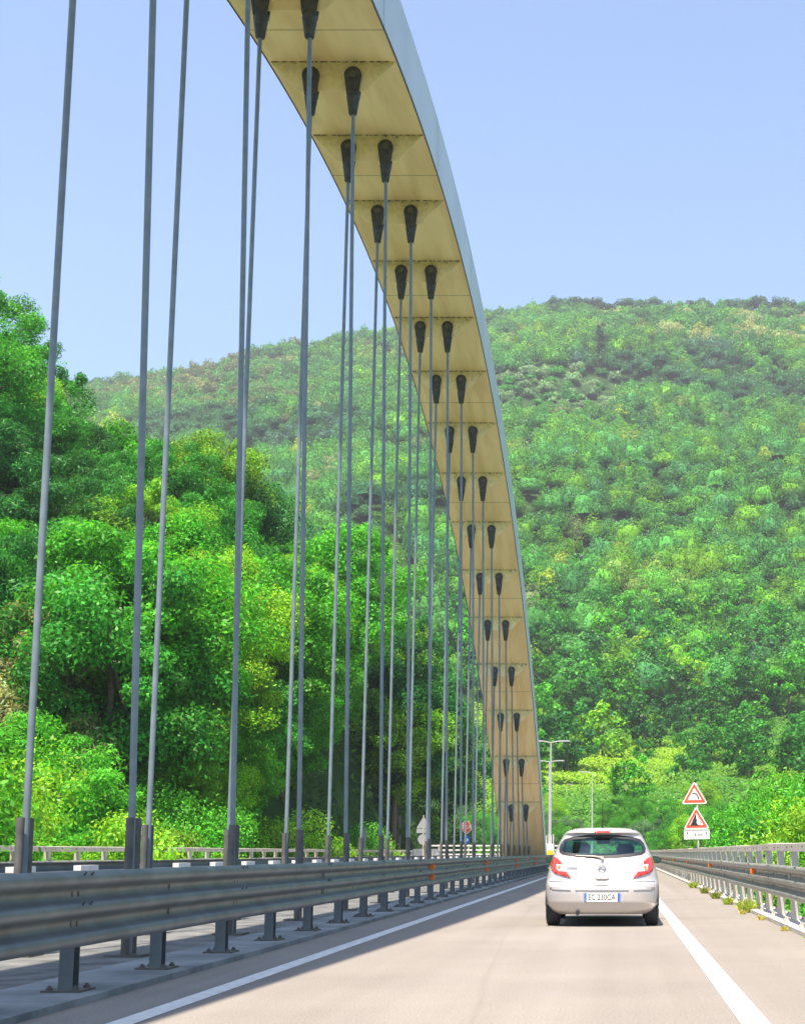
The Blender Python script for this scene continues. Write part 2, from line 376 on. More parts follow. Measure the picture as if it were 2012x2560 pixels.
def edge_barrier(xf, sgn, label, npost, y0, step, reflectors):
    """parapet rail: beam facing the road, posts behind with a top rail"""
    root = tag(empty('guard_rail', (xf, 0, 0)), label, 'guard rail')
    mb = MB(); beam(mb, xf, sgn, -6.0, 150.0, 1.0, 0, 0.008, -.06); slots(mb, xf, sgn, np.arange(6.0, 100, 1.9), dz=-.06)
    o = mb.build('beam', [M['galv_sunlit'], M['bolt']], root); o.location = (-xf, 0, 0)
    xp = xf-sgn*0.12
    # top rail, a folded channel
    mb = MB(); ys = np.arange(-6, 150.1, 1.9); pr = [(0.0, 1.13), (0.0, 1.25), (-0.10, 1.262), (-0.10, 1.235), (-0.012, 1.235), (-0.012, 1.13)]
    vs = []
    for y in ys:
        dz = 0.006*math.sin(y*0.8)+0.004*math.sin(y*2.7)
        for (x, z) in pr: vs.append((xp+xoff(y)+sgn*(0.072+x), y, z+dz))
    n = len(pr)
    mb.add(vs, [(i*n+k, i*n+(k+1) % n, (i+1)*n+(k+1) % n, (i+1)*n+k) for i in range(len(ys)-1) for k in range(n)])
    for y in np.arange(y0, 90, step):
        for dy in (-0.3, 0.3): 
            xx = xp+sgn*0.073; mb.tube([(xx, y+dy, 1.195), (xx+sgn*0.012, y+dy, 1.195)], 0.014, 6, 1)
    o = mb.build('top_rail', [M['galv_light'], M['bolt']], root); o.location = (-xf, 0, 0)
    proto = None
    for i in range(npost):
        y = y0+step*i
        if proto is None:
            mb = MB()
            # channel post: web across the road direction, two flanges along it, splayed foot
            for (za, zb, xa, xb) in ((0.0, 1.13, -0.06, 0.06),):
                mb.box(xa, xb, -0.07, -0.062, za, zb); mb.box(xa, xa+0.008, -0.062, 0.07, za, zb); mb.box(xb-0.008, xb, -0.062, 0.07, za, zb)
            g = [(-0.06, 0.0), (-0.06, 0.12), (-0.16, 0.0)]
            mb.box(min(0.061*sgn, 0.09*sgn), max(0.061*sgn, 0.09*sgn), -0.06, 0.06, 0.50, 0.70)
            p = mb.build('post', M['galv_light'], root); p.location = (xp-xf, y, 0.067)
            mb = MB(); mb.box(-0.17, 0.17, -0.15, 0.15, 0.0, 0.018)
            for bx in (-0.13, 0.13):
                for by in (-0.11, 0.11): mb.tube([(bx, by, 0.0), (bx, by, 0.06)], 0.016, 6); mb.tube([(bx, by, 0.018), (bx, by, 0.036)], 0.03, 6)
            mb.build('base_plate', M['galv_light'], p); proto = p
        else:
            p = proto.copy(); C.objects.link(p); p.parent = root; p.location = (xp-xf+xoff(y), y, 0.067)
            c = proto.children[0].copy(); C.objects.link(c); c.parent = p
    for y in reflectors:
        r = reflector(xf, sgn, y, root, .751); r.location = (-xf, 0, 0)
    return root
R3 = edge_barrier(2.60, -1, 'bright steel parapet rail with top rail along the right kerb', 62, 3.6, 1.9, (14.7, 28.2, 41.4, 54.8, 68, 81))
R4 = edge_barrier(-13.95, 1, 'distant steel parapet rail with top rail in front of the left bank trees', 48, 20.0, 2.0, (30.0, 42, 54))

# ------------------------------------------------------------------ arch
def soff(Y): return 7.32+0.538*Y-0.00694*Y*Y
def dsoff(Y): return 0.538-0.01388*Y
def axc(Y): return -5.71
HW, DEP = 1.28, 1.42
arch = tag(empty('bridge_arch', (-5.4, 90, 0)), 'huge cream steel box arch rising from the median and leaning over the hanger cables', 'arch')
def achild(mb, name, mats, fix=True):
    o = mb.build(name, mats, arch, fix); o.location = (5.4, -90, 0); return o
ys = np.linspace(-12.5, 90.5, 82)
mb = MB(); vs = []; 
for y in ys:
    n = Vector((0, -dsoff(y), 1)).normalized(); c = axc(y); z = soff(y)
    vs += [(c-HW, y, z), (c+HW, y, z), (c+HW, y+n.y*DEP, z+n.z*DEP), (c-HW, y+n.y*DEP, z+n.z*DEP)]
fs = []; ms = []
for i in range(len(ys)-1):
    a = 4*i
    for k in range(4): fs.append((a+k, a+(k+1) % 4, a+4+(k+1) % 4, a+4+k)); ms.append(0 if k == 0 else 1)
mb.add(vs, fs, 0); mb.m = ms
achild(mb, 'box_girder', [M['soffit'], M['archside']])
# weld seams: across the soffit and along the side panels
mb = MB()
for y in np.arange(-8, 88, 8.0)+1.7:
    c = axc(y); z = soff(y)
    mb.add([(c-HW+.01, y-0.012, soff(y-.012)-0.003), (c+HW-.01, y-0.012, soff(y-.012)-0.003), (c+HW-.01, y+0.012, soff(y+.012)-0.003), (c-HW+.01, y+0.012, soff(y+.012)-0.003)], [(0, 1, 2, 3)])
    n = Vector((0, -dsoff(y), 1)).normalized()
    p0 = Vector((c+HW+0.003, y, z)); p1 = p0+n*DEP; t = Vector((0, n.z, -n.y))*0.012
    mb.add([p0-t, p0+t, p1+t, p1-t], [(0, 1, 2, 3)])
achild(mb, 'panel_seam', M['seam'], False)
# thin lip along both lower edges
for s in (-1, 1):
    mb = MB(); vs = []
    for y in ys:
        c = axc(y)+s*HW; z = soff(y); vs += [(c-0.004-0.0*s, y, z-0.022), (c+0.022*s, y, z-0.022), (c+0.022*s, y, z+0.02), (c-0.004, y, z+0.02)]
    mb.add(vs, [(4*i+k, 4*i+(k+1) % 4, 4*i+4+(k+1) % 4, 4*i+4+k) for i in range(len(ys)-1) for k in range(4)])
    achild(mb, 'edge_lip', M['sleeve'])
# anchor plates
SP = 4.0
def hy(n): return (3.82+n)*SP
PINX = 0.42
def plate_at(y):
    c = axc(y); z = soff(y); mb = MB()
    fn = lambda a, b, d: (c+a, y+d, z+b)
    poly = [(-HW+.02, 0.01), (HW-.02, 0.01), (0.78, -0.52), (0.70, -0.60), (0.62, -0.625), (-0.62, -0.625), (-0.70, -0.60), (-0.78, -0.52)]
    mb.prism(poly, fn, -0.015, 0.015)
    o = achild(mb, 'anchor_plate', M['plate'])
    for s in (-1, 1):
        mb = MB(); mb.tube([(c+s*PINX, y-0.016, z-0.33), (c+s*PINX, y-0.04, z-0.33)], 0.235, 20)
        b = mb.build('boss', M['plate'], o)
    mb = MB(); rnd = random.Random(int(y*10))   # broken dark line of dirt on the weld
    x = -HW+.05
    while x < HW-.1:
        l = rnd.uniform(.03, .14); mb.box(c+x, c+x+l, y-0.03, y-0.0152, z-0.024, z-0.003+rnd.uniform(0, .002)); x += l+rnd.uniform(.01, .12)
    mb.build('weld', M['seam'], o)
    return o
for n in range(-6, 18): 
    if soff(hy(n)) > 2.2: plate_at(hy(n))
# foot block under the arch
mb = MB(); mb.box(-7.2, -4.2, 86.6, 92.5, 0.0, 0.55); achild(mb, 'footing', M['slab'])

# ------------------------------------------------------------------ hangers
def hanger(n, side, label):
    y = hy(n); c = axc(y); zp = soff(y)-0.33
    xt = c+side*PINX; xb = -5.08 if side > 0 else -6.22
    z0 = 0.04
    root = tag(empty('hanger_cable', (xb, y, z0)), label, 'cable', 'steel hanger cables between the deck and the arch')
    L = lambda o: setattr(o, 'location', (-xb, -y, -z0))
    top = Vector((xt, y-0.0, zp)); bot = Vector((xb, y, z0)); d = (top-bot).normalized()
    mb = MB(); mb.tube([bot, top-d*0.72], 0.038, 12); L(mb.build('rod', M['rod'], root))
    mb = MB(); yy = y-0.075
    # fork socket: round eye plate tapering into a cone
    fn = lambda a, b, dd: (xt+a, y+dd, zp+b)
    eye = [(0.175*math.cos(t), 0.175*math.sin(t)) for t in np.linspace(-0.35, math.pi+0.35, 15)]
    cheek = eye + [(-0.115, -0.42), (0.115, -0.42)]
    mb.prism(cheek, fn, -0.105, -0.045); mb.prism(cheek, fn, 0.045, 0.105)
    mb.tube([(xt, y, zp-0.30), (xt, y, zp-0.44), (xt, y, zp-0.47), (xt, y, zp-0.78), (xt, y, zp-0.80)], [0.10, 0.135, 0.125, 0.082, 0.066], 14)
    so_ = mb.build('socket', M['socket'], root); L(so_)
    mb = MB(); mb.tube([(xt, y-0.14, zp), (xt, y+0.14, zp)], 0.075, 14)
    for k in range(3):
        t = k*2.1; mb.tube([(xt+0.045*math.cos(t), y-0.152, zp+0.045*math.sin(t)), (xt+0.045*math.cos(t), y-0.14, zp+0.045*math.sin(t))], 0.012, 6)
    pn = mb.build('pin', M['sleeve'], so_)
    # foot: two tubes clasping the rod
    for s in (-1, 1):
        mb = MB(); mb.tube([(xb-.01*s, y+s*0.145, z0), (xb-.01*s, y+s*0.145, 1.47)], 0.043, 12); L(mb.build('sleeve', M['sleeve'], root))
    mb = MB(); mb.box(xb-0.19, xb+0.19, y-0.19, y+0.19, z0, z0+0.025); mb.box(xb-0.016, xb+0.016, y-0.15, y-0.045, z0+0.025, z0+0.3); L(mb.build('base_plate', M['sleeve'], root))
    return root
for n in range(0, 18):
    if soff(hy(n)) < 2.2: continue
    hanger(n, 1, 'dark shaded hanger cable, %s nearest of the row closer to our lane' % ORD[n])
    hanger(n, -1, 'hanger cable sunlit near its foot, %s nearest of the row farther from our lane' % ORD[n])

# ------------------------------------------------------------------ car
def car():
    XC, YR = -0.245, 21.95
    root = tag(empty('car', (XC, YR, 0)), 'silver five-door hatchback driving away ahead in our lane', 'car')
    y0p = [(.18, .16), (.24, .07), (.32, .03), (.36, .0), (.50, -.01), (.62, .0), (.665, .035), (.70, .075), (.85, .095), (1.0, .12), (1.05, .15), (1.2, .26), (1.36, .40), (1.385, .40), (1.40, .34), (1.425, .335), (1.45, .40), (1.47, .5)]
    wp = [(.18, .70), (.21, .755), (.26, .81), (.32, .848), (.36, .860), (.50, .868), (.65, .862), (.75, .848), (.83, .828), (.95, .798), (1.04, .768), (1.2, .700), (1.3, .655), (1.38, .61), (1.44, .55), (1.47, .48)]
    y1p = [(.18, 3.8), (.35, 3.97), (.6, 3.95), (.74, 3.86), (.84, 3.55), (.93, 3.2), (.98, 3.0), (1.1, 2.76), (1.2, 2.54), (1.3, 2.3), (1.38, 2.05), (1.44, 1.8), (1.47, 1.5)]
    P, LR, LF = 3.0, 0.52, 0.75
    def W(z): return interp(z, wp)
    def cor(u, L): u = min(abs(u), 1.0); return L*(1-(1-u**P)**(1/P))
    def RS(x, z, off=0.0): return interp(z, y0p)+cor(x/W(z), LR)-off
    # body shell
    us = list(np.sin(np.linspace(-math.pi/2, math.pi/2, 57)))
    zs = [.18, .20, .24, .28, .32, .345, .36, .40, .45, .50, .55, .60, .635, .655, .67, .69, .72, .76, .80, .84, .88, .92, .96, 1.0, 1.03, 1.06, 1.09, 1.12, 1.15, 1.18, 1.21, 1.24, 1.27, 1.30, 1.33, 1.36, 1.38, 1.395, 1.41, 1.43, 1.45, 1.465]
    rings = []
    for z in zs:
        wz = W(z); ya = interp(z, y0p); yb = interp(z, y1p); ring = []
        for u in us: ring.append((u*wz, ya+cor(u, LR), z))
        for t in np.linspace(0, 1, 26)[1:-1]: ring.append((wz, ya+LR+t*(yb-LF-ya-LR), z))
        for u in us[::-2]: ring.append((u*wz, yb-cor(u, LF), z))
        for t in np.linspace(1, 0, 26)[1:-1]: ring.append((-wz, ya+LR+t*(yb-LF-ya-LR), z))
        rings.append(ring)
    for k, (z, s) in enumerate(((1.478, .9), (1.487, .7), (1.492, .4), (1.494, .1))):
        last = rings[len(zs)-1]; cy = sum(p[1] for p in last)/len(last)
        rings.append([(p[0]*s, cy+(p[1]-cy)*s, z) for p in last])
    nr = len(rings[0])
    rear_win = [(-.665, 1.17), (-.64, 1.245), (-.585, 1.31), (-.45, 1.35), (-.2, 1.378), (0, 1.385), (.2, 1.378), (.45, 1.35), (.585, 1.31), (.64, 1.245), (.665, 1.17), (.655, 1.11), (.60, 1.075), (.4, 1.045), (.2, 1.025), (0, 1.02), (-.2, 1.025), (-.4, 1.045), (-.60, 1.075), (-.655, 1.11)]
    def dense(p, st=.03):
        out = []
        for i in range(len(p)):
            a, b = Vector(p[i]), Vector(p[(i+1) % len(p)]); k = max(1, int((b-a).length/st))
            out += [tuple(a.lerp(b, j/k)) for j in range(k)]
        return out
    rear_win = dense(rear_win)
    def inset(poly, d):
        n = len(poly); out = []
        ar = sum(poly[i][0]*poly[(i+1) % n][1]-poly[(i+1) % n][0]*poly[i][1] for i in range(n)); sg = 1 if ar > 0 else -1
        for i in range(n):
            a = Vector(poly[i-1]); b = Vector(poly[i]); c = Vector(poly[(i+1) % n]); t = (c-a).normalized()
            out.append((b.x - sg*t.y*d, b.y + sg*t.x*d))
        return out
    def inside(poly, x, y):
        r = False; n = len(poly)
        for i in range(n):
            x1, y1 = poly[i]; x2, y2 = poly[(i+1) % n]
            if (y1 > y) != (y2 > y) and x < (x2-x1)*(y-y1)/(y2-y1)+x1: r = not r
        return r
    side_win = [(0.62, 1.12), (0.80, 1.30), (1.15, 1.365), (1.7, 1.375), (2.0, 1.30), (2.35, 1.15), (2.55, 1.03), (1.5, .985), (0.75, 1.02)]
    shield = [(-.66, 1.06), (-.60, 1.34), (.60, 1.34), (.66, 1.06)]
    rw = inset(rear_win, 0.03); sw = inset(side_win, .03); ww = inset(shield, .03)
    mb = MB(); vs = [p for r in rings for p in r]; fs = []
    for i in range(len(rings)-1):
        for k in range(nr):
            a = i*nr+k; b = i*nr+(k+1) % nr
            ce = [sum(vs[q][j] for q in (a, b, b+nr, a+nr))/4 for j in range(3)]
            x, y, z = ce
            if y < 1.0 and k < len(us)-1 and inside(rw, x, z): continue
            if abs(x) > W(z)*0.93 and y > .4 and y < 3 and inside(sw, y, z): continue
            if y > 1.6 and abs(x) < W(z)*.93 and inside(ww, x, z) and y > 1.9: continue
            if abs(x) > W(z)*.99 and z < .7 and (math.hypot(y-.63, z-.305) < .345 or math.hypot(y-3.14, z-.305) < .345): continue
            fs.append((a, b, b+nr, a+nr))
    fs.append(tuple((len(rings)-1)*nr+k for k in range(nr)))
    mb.add(vs, fs, 0, True)
    paint, nt, b = new_mat('silver_paint'); b.inputs['Metallic'].default_value = 0.35; b.inputs['Roughness'].default_value = 0.35
    b.inputs['Coat Weight'].default_value = 0.6; b.inputs['Coat Roughness'].default_value = 0.08
    geo = nt.nodes.new('ShaderNodeNewGeometry'); nn = noise(nt, 2.0, 3); rr = ramp(nt, nn.outputs[0], [(.3, (.53, .49, .46)), (.7, (.57, .53, .50))])
    c = mixc(nt, rr.outputs[0], (0.02, 0.02, 0.02), geo.outputs['Backfacing']); nt.links.new(c, b.inputs['Base Color'])
    dark = mat('black_trim', (0.02, 0.02, 0.022), None, 5, 0.6); cloth = mat('seat_cloth', (0.05, 0.055, 0.065), None, 15, 0.9)
    tyre = mat('tyre_rubber', (0.022, 0.022, 0.024), None, 9, 0.85); alloy = mat('wheel_silver', (.5, .5, .5), None, 5, .35, .8)
    body = mb.build('body', [paint], root)
    # conformal patches on the rear
    def patch(name, poly, m, off, parent=body, hole=None, surf=RS, step=.035, thick=0.0):
        bm = bmesh.new()
        vv = [bm.verts.new((p[0], 0, p[1])) for p in poly]; bm.faces.new(vv)
        xs = [p[0] for p in poly]; zz = [p[1] for p in poly]
        for g, no in ((np.arange(min(xs)+step/2, max(xs), step), (1, 0, 0)), (np.arange(min(zz)+step/3, max(zz), step), (0, 0, 1))):
            for q in g: bmesh.ops.bisect_plane(bm, geom=bm.verts[:]+bm.edges[:]+bm.faces[:], plane_co=(q if no[0] else 0, 0, q if no[2] else 0), plane_no=no)
        if hole: 
            rem = [f for f in bm.faces if inside(hole, f.calc_center_median().x, f.calc_center_median().z)]
            bmesh.ops.delete(bm, geom=rem, context='FACES')
        if thick:
            r = bmesh.ops.extrude_face_region(bm, geom=bm.faces[:]); top = [v for v in r['geom'] if isinstance(v, bmesh.types.BMVert)]
            tset = set(top)
            for v in bm.verts: v.co.y = surf(v.co.x, v.co.z, off+(thick if v in tset else 0))
        else:
            for v in bm.verts: v.co.y = surf(v.co.x, v.co.z, off)
        bmesh.ops.recalc_face_normals(bm, faces=bm.faces)
        me = bpy.data.meshes.new(name); bm.to_mesh(me); bm.free(); me.materials.append(m)
        for p in me.polygons: p.use_smooth = True
        o = bpy.data.objects.new(name, me); C.objects.link(o); o.parent = parent; return o
    gm = bpy.data.materials.new('car_glass'); gm.use_nodes = True; g = gm.node_tree; g.nodes.clear()
    tr = g.nodes.new('ShaderNodeBsdfTransparent'); tr.inputs[0].default_value = (.60, .86, .88, 1); gl = g.nodes.new('ShaderNodeBsdfGlossy'); gl.inputs['Roughness'].default_value = .03; gl.inputs['Color'].default_value = (.6, .85, 1, 1)
    lw0 = g.nodes.new('ShaderNodeLayerWeight'); lw0.inputs[0].default_value = .5; lw = g.nodes.new('ShaderNodeMapRange'); lw1 = g.nodes.new('ShaderNodeMath'); lw1.operation = 'POWER'; lw1.inputs[1].default_value = 4; g.links.new(lw0.outputs['Facing'], lw1.inputs[0]); g.links.new(lw1.outputs[0], lw.inputs[0]); lw.inputs[3].default_value = .06; lw.inputs[4].default_value = .8; mx = g.nodes.new('ShaderNodeMixShader'); go = g.nodes.new('ShaderNodeOutputMaterial')
    g.links.new(lw.outputs[0], mx.inputs[0]); g.links.new(tr.outputs[0], mx.inputs[1]); g.links.new(gl.outputs[0], mx.inputs[2]); g.links.new(mx.outputs[0], go.inputs[0])
    win = patch('rear_window', rear_win, gm, .004, root, step=.03)
    ring_in = inset(rear_win, .046); n = len(rear_win)
    mbf = MB(); vs = [(x, RS(x, z, .007), z) for x, z in rear_win]+[(x, RS(x, z, .007), z) for x, z in ring_in]
    mbf.add(vs, [(i, (i+1) % n, n+(i+1) % n, n+i) for i in range(n)], 0, True); mbf.build('window_seal', dark, win)
    # side windows and windscreen
    for s in (-1, 1):
        def SS(yy, z, off=0.0): return s*(W(z)+.002+off)
        bm = bmesh.new(); bm.faces.new([bm.verts.new((p[0], 0, p[1])) for p in side_win])
        for q in np.arange(.98, 1.4, .05): bmesh.ops.bisect_plane(bm, geom=bm.verts[:]+bm.edges[:]+bm.faces[:], plane_co=(0, 0, q), plane_no=(0, 0, 1))
        for v in bm.verts: yy, z = v.co.x, v.co.z; v.co = (SS(yy, z), yy, z)
        me = bpy.data.meshes.new('side_window'); bm.to_mesh(me); bm.free(); me.materials.append(gm)
        o = bpy.data.objects.new('side_window', me); C.objects.link(o); o.parent = root
        mbp = MB(); mbp.tube([(s*(W(1.0)+.01), 1.45, .99), (s*(W(1.36)+.008), 1.38, 1.37)], .022, 6); mbp.build('door_pillar', dark, root)
    def FS(x, z, off=0.0): return interp(z, y1p)-cor(x/W(z), LF)+.004
    patch('windscreen', shield, gm, 0, root, surf=FS, step=.06)
    # lamps
    def lampmat(nm, c1, c2, sc):
        m, nt, b = new_mat(nm); b.inputs['Roughness'].default_value = .12; b.inputs['Coat Weight'].default_value = 1
        n = nt.nodes.new('ShaderNodeTexVoronoi'); n.inputs['Scale'].default_value = sc; tc = nt.nodes.new('ShaderNodeTexCoord'); nt.links.new(tc.outputs['Object'], n.inputs['Vector'])
        r = ramp(nt, n.outputs['Distance'], [(0.0, c2), (.6, c1)]); nt.links.new(r.outputs[0], b.inputs['Base Color']); return m
    redl = lampmat('lamp_red', (.50, .018, .008), (.75, .09, .03), 45); whl = lampmat('lamp_clear', (.75, .7, .66), (.95, .9, .88), 30)
    LX = [(-.752, 1.045), (-.70, 1.035), (-.655, .995), (-.625, .965), (-.57, .855), (-.478, .735), (-.50, .732), (-.62, .765), (-.72, .795), (-.772, .845), (-.788, .925), (-.775, 1.0)]
    LW = [(-.70, .935), (-.61, .925), (-.545, .82), (-.69, .835)]
    for s in (-1, 1):
        L1 = [(-s*x*-1 if s < 0 else -x, z) for x, z in LX]; L1 = [(x*(1 if s < 0 else -1), z) for x, z in LX]
        L2 = [(x*(1 if s < 0 else -1), z) for x, z in LW]
        lo = patch('tail_light', L1, redl, .006, root, thick=.012)
        patch('reversing_lamp', L2, whl, .0185, lo, thick=.004)
        mbo = MB(); cx = -.645*(1 if s < 0 else -1); mbo.tube([(cx, RS(cx, .88, .022), .88), (cx, RS(cx, .88, .03), .88)], .028, 10)
        mbo.build('indicator', M['orange'], lo)
    patch('brake_light', [(-.118, 1.402), (.118, 1.402), (.118, 1.438), (-.118, 1.438)], redl, .006, root, thick=.01)
    # tailgate seam, boot lid step, bumper details
    seam = [(-.49, .73), (-.45, .69), (-.40, .665), (-.25, .635), (0, .62), (.25, .635), (.40, .665), (.45, .69), (.49, .73)]
    mbs = MB(); mbs.tube([(x, RS(x, z, .001), z) for x, z in seam], .004, 6); mbs.build('tailgate_gap', dark, root)
    mbs = MB(); mbs.tube([(x, RS(x, .672, .0), .672) for x in np.linspace(-.80, -.50, 9)], .005, 6); mbs.tube([(x, RS(x, .672, 0.), .672) for x in np.linspace(.50, .80, 9)], .005, 6)
    mbs.build('bumper_gap', dark, root)
    for s in (-1, 1):
        q = [(-.79*s, .60), (-.50*s, .585), (-.47*s, .545), (-.74*s, .55), (-.80*s, .575)]
        patch('bumper_strip', q, paint, .0, root, thick=.014)
        mbm = MB(); cx = s*.865      # mirrors
        v0 = Vector((s*.80, 2.35, .985))
        pts = []; 
        for k in range(20):
            t = 2*math.pi*k/20; pts.append((cx+.095*math.cos(t)+.02*math.sin(t)*-s, .99+.062*math.sin(t)))
        fn = lambda a, b2, d: (a, 2.35+d, b2)
        mbm.prism(pts, fn, 0, .07); mbm.box(min(s*.76, s*.80), max(s*.76, s*.80), 2.37, 2.43, .95, .99)
        mo = mbm.build('door_mirror', dark, root)
        mbm = MB(); mbm.prism([((a-cx)*.86+cx, (b2-.99)*.84+.99) for a, b2 in pts], fn, -.004, -.001)
        mg, nt2, bb = new_mat('mirror_glass'); bb.inputs['Metallic'].default_value = 1; bb.inputs['Roughness'].default_value = .05; bb.inputs['Base Color'].default_value = (.12, .2, .24, 1)
        mbm.build('mirror_glass', mg, mo)
        mbr = MB(); mbr.tube([(s*.47, .62, 1.462), (s*.475, .75, 1.478), (s*.48, 1.4, 1.482), (s*.48, 1.9, 1.45)], .010, 6); mbr.build('roof_rail', dark, root)
        mbh = MB(); mbh.box(min(s*(W(.86)), s*(W(.86)+.03)), max(s*(W(.86)), s*(W(.86)+.03)), .98, 1.16, .85, .88); mbh.build('door_handle', paint, root)
    # plate recess lower bumper + number plate
    rec = [(-.40, .535), (.40, .535), (.36, .50), (.31, .40), (.29, .365), (-.29, .365), (-.31, .40), (-.36, .50)]
    light_paint = mat('bumper_recess_paint', (.62, .58, .56), None, 3, .3, .3)
    rc = patch('plate_recess', rec, light_paint, .001, root)
    mbs = MB(); mbs.tube([(x, RS(x, .537, .0), .537) for x in np.linspace(-.40, .40, 15)], .007, 6); mbs.build('recess_shadow_line', dark, rc)  # black tube standing in for the shadow line under the recess's upper edge
    pl = MB(); yp = RS(.27, .45, .018)
    pl.box(-.272, .272, yp, yp+.012, .375, .508, 0); pl.box(-.268, -.232, yp-.002, yp, .379, .504, 1); pl.box(.232, .268, yp-.002, yp, .379, .504, 1)
    pl.box(-.276, .276, yp+.003, yp+.010, .371, .512, 2)
    po = pl.build('number_plate', [M['white'], M['blue'], dark], root)
    def text(s, x, y, z, size, m, parent, rot=(math.pi/2, 0, 0), sx=1.0, name='lettering'):
        cu = bpy.data.curves.new(name, 'FONT'); cu.body = s; cu.size = size; cu.align_x = 'CENTER'; cu.align_y = 'CENTER'; cu.extrude = .0008; cu.materials.append(m)
        o = bpy.data.objects.new(name, cu); C.objects.link(o); o.parent = parent; o.location = (x, y, z); o.rotation_euler = rot; o.scale = (sx, 1, 1); return o
    text('EC 230CA', -.005, yp-.003, .442, .118, M['black'], po, sx=.80)
    text('I', -.25, yp-.004, .405, .035, M['white'], po)
    # badge: ring with a bar, model script, handle, wiper, antenna, exhaust
    chrome = mat('badge_chrome', (.42, .42, .43), None, 10, .2, .9)
    mbb = MB(); zc = .865; yb = RS(0, zc, .008)
    ringp = [(.052*math.cos(t), yb, zc+.052*math.sin(t)) for t in np.linspace(0, 2*math.pi, 25)]
    mbb.tube(ringp, .0042, 6, caps=False)
    mbb.tube([(-.066, yb, zc+.006), (-.01, yb, zc+.009), (.012, yb, zc-.008), (.066, yb, zc-.004)], .0045, 6)
    mbb.build('badge', chrome, root)
    text('CORSA', -.455, RS(-.455, .872, .006), .872, .042, chrome, root, (math.pi/2-.16, 0, math.atan((RS(-.40, .872)-RS(-.51, .872))/.11)), 1.15, 'model_script')
    hp = [(-.10, .765), (.10, .765), (.105, .735), (.09, .705), (-.09, .705), (-.105, .735)]
    patch('tailgate_handle', hp, paint, .002, root, thick=.022)
    patch('handle_shade', [(-.085, .70), (.085, .70), (.08, .675), (-.08, .675)], mat('handle_shadow_grey', (.25, .24, .24), None, 5, .5), .003, root)  # flat grey patch painting in the shade below the handle
    mbw = MB(); mbw.tube([(.0, RS(0, 1.035, .03), 1.03), (-.12, RS(-.12, 1.05, .03), 1.052), (-.40, RS(-.4, 1.06, .025), 1.062)], [.012, .010, .006], 8)
    mbw.tube([(0.0, RS(0, 1.02, 0), 1.02), (0.0, RS(0, 1.02, .045), 1.03)], .022, 8); mbw.build('wiper', M['galv_light'], root)
    mba = MB(); mba.tube([(0, .62, 1.47), (0, .60, 1.52), (0, .35, 1.83)], [.018, .008, .003], 6); mba.build('antenna', dark, root)
    mbe = MB(); mbe.tube([(-.37, .06, .20), (-.37, .3, .20)], .028, 10); mbe.build('exhaust', dark, root)
    # underbody, axle, wheel wells
    mbu = MB(); mbu.box(-.62, .62, .32, 3.6, .205, .30); mbu.box(-.45, .45, .50, .74, .175, .204); mbu.build('underbody', dark, root)
    mbi = MB()
    mbi.box(-.68, .68, .9, 3.3, .30, .44)
    mbi.build('cabin_floor', dark, root)
    # wheels
    for (wx, wy) in ((-.755, .63), (.755, .63), (-.755, 3.14), (.755, 3.14)):
        s = -1 if wx < 0 else 1
        mw = MB(); mw.tube([(wx-.105, wy, .305), (wx-.095, wy, .305), (wx-.07, wy, .305), (wx+.07, wy, .305), (wx+.095, wy, .305), (wx+.105, wy, .305)], [.24, .285, .305, .305, .285, .24], 40)
        t = mw.build('wheel', tyre, root)
        mw = MB(); xo = wx+s*.088; mw.tube([(xo, wy, .305), (xo+s*.012, wy, .305)], .20, 24)
        for k in range(5):
            a = k*2*math.pi/5; mw.tube([(xo+s*.004, wy+.04*math.cos(a), .305+.04*math.sin(a)), (xo+s*.004, wy+.19*math.cos(a), .305+.19*math.sin(a))], .012, 6)
        mw.build('hubcap', alloy, t)
        mw = MB(); mw.tube([(s*.848, wy+.36*math.cos(a), .305+.36*math.sin(a)) for a in np.linspace(.0, math.pi, 15)], .016, 6); mw.build('wheel_arch', dark, root)
    # seats
    def seat(x, y, w_, zt):
        mbz = MB(); fn = lambda a, b2, d: (x+a, y+d+(b2-.5)*-.25, b2)
        hw = w_/2
        mbz.prism([(-hw, .45), (hw, .45), (hw*1.02, .8), (hw*.85, zt-.22), (hw*.45, zt-.18), (-hw*.45, zt-.18), (-hw*.85, zt-.22), (-hw*1.02, .8)], fn, 0, .12)
        mbz.prism([(-.14, zt-.17), (-.15, zt-.06), (-.10, zt), (.10, zt), (.15, zt-.06), (.14, zt-.17)], fn, .0, .09)
        mbz.box(x-hw, x+hw, y+.1, y+.6, .42, .56)
        mbz.build('seat', cloth, root)
    seat(-.36, 1.95, .44, 1.27); seat(.36, 1.95, .44, 1.25)
    mbz = MB(); mbz.box(-.60, .60, .95, 1.08, .4, 1.0); mbz.build('rear_bench', cloth, root)
    mbz = MB(); mbz.box(-.66, .66, 2.62, 3.0, .6, .99); mbz.tube([(-.36+.17*math.cos(a), 2.45+.05*math.sin(a), .98+.16*math.sin(a)) for a in np.linspace(0, 2*math.pi, 17)], .015, 6, caps=False)
    mbz.build('dashboard', dark, root)
    mbz = MB(); mbz.box(-.11, .11, 2.2, 2.23, 1.25, 1.32); mbz.build('rear_view_mirror', dark, root)
    return root
car()

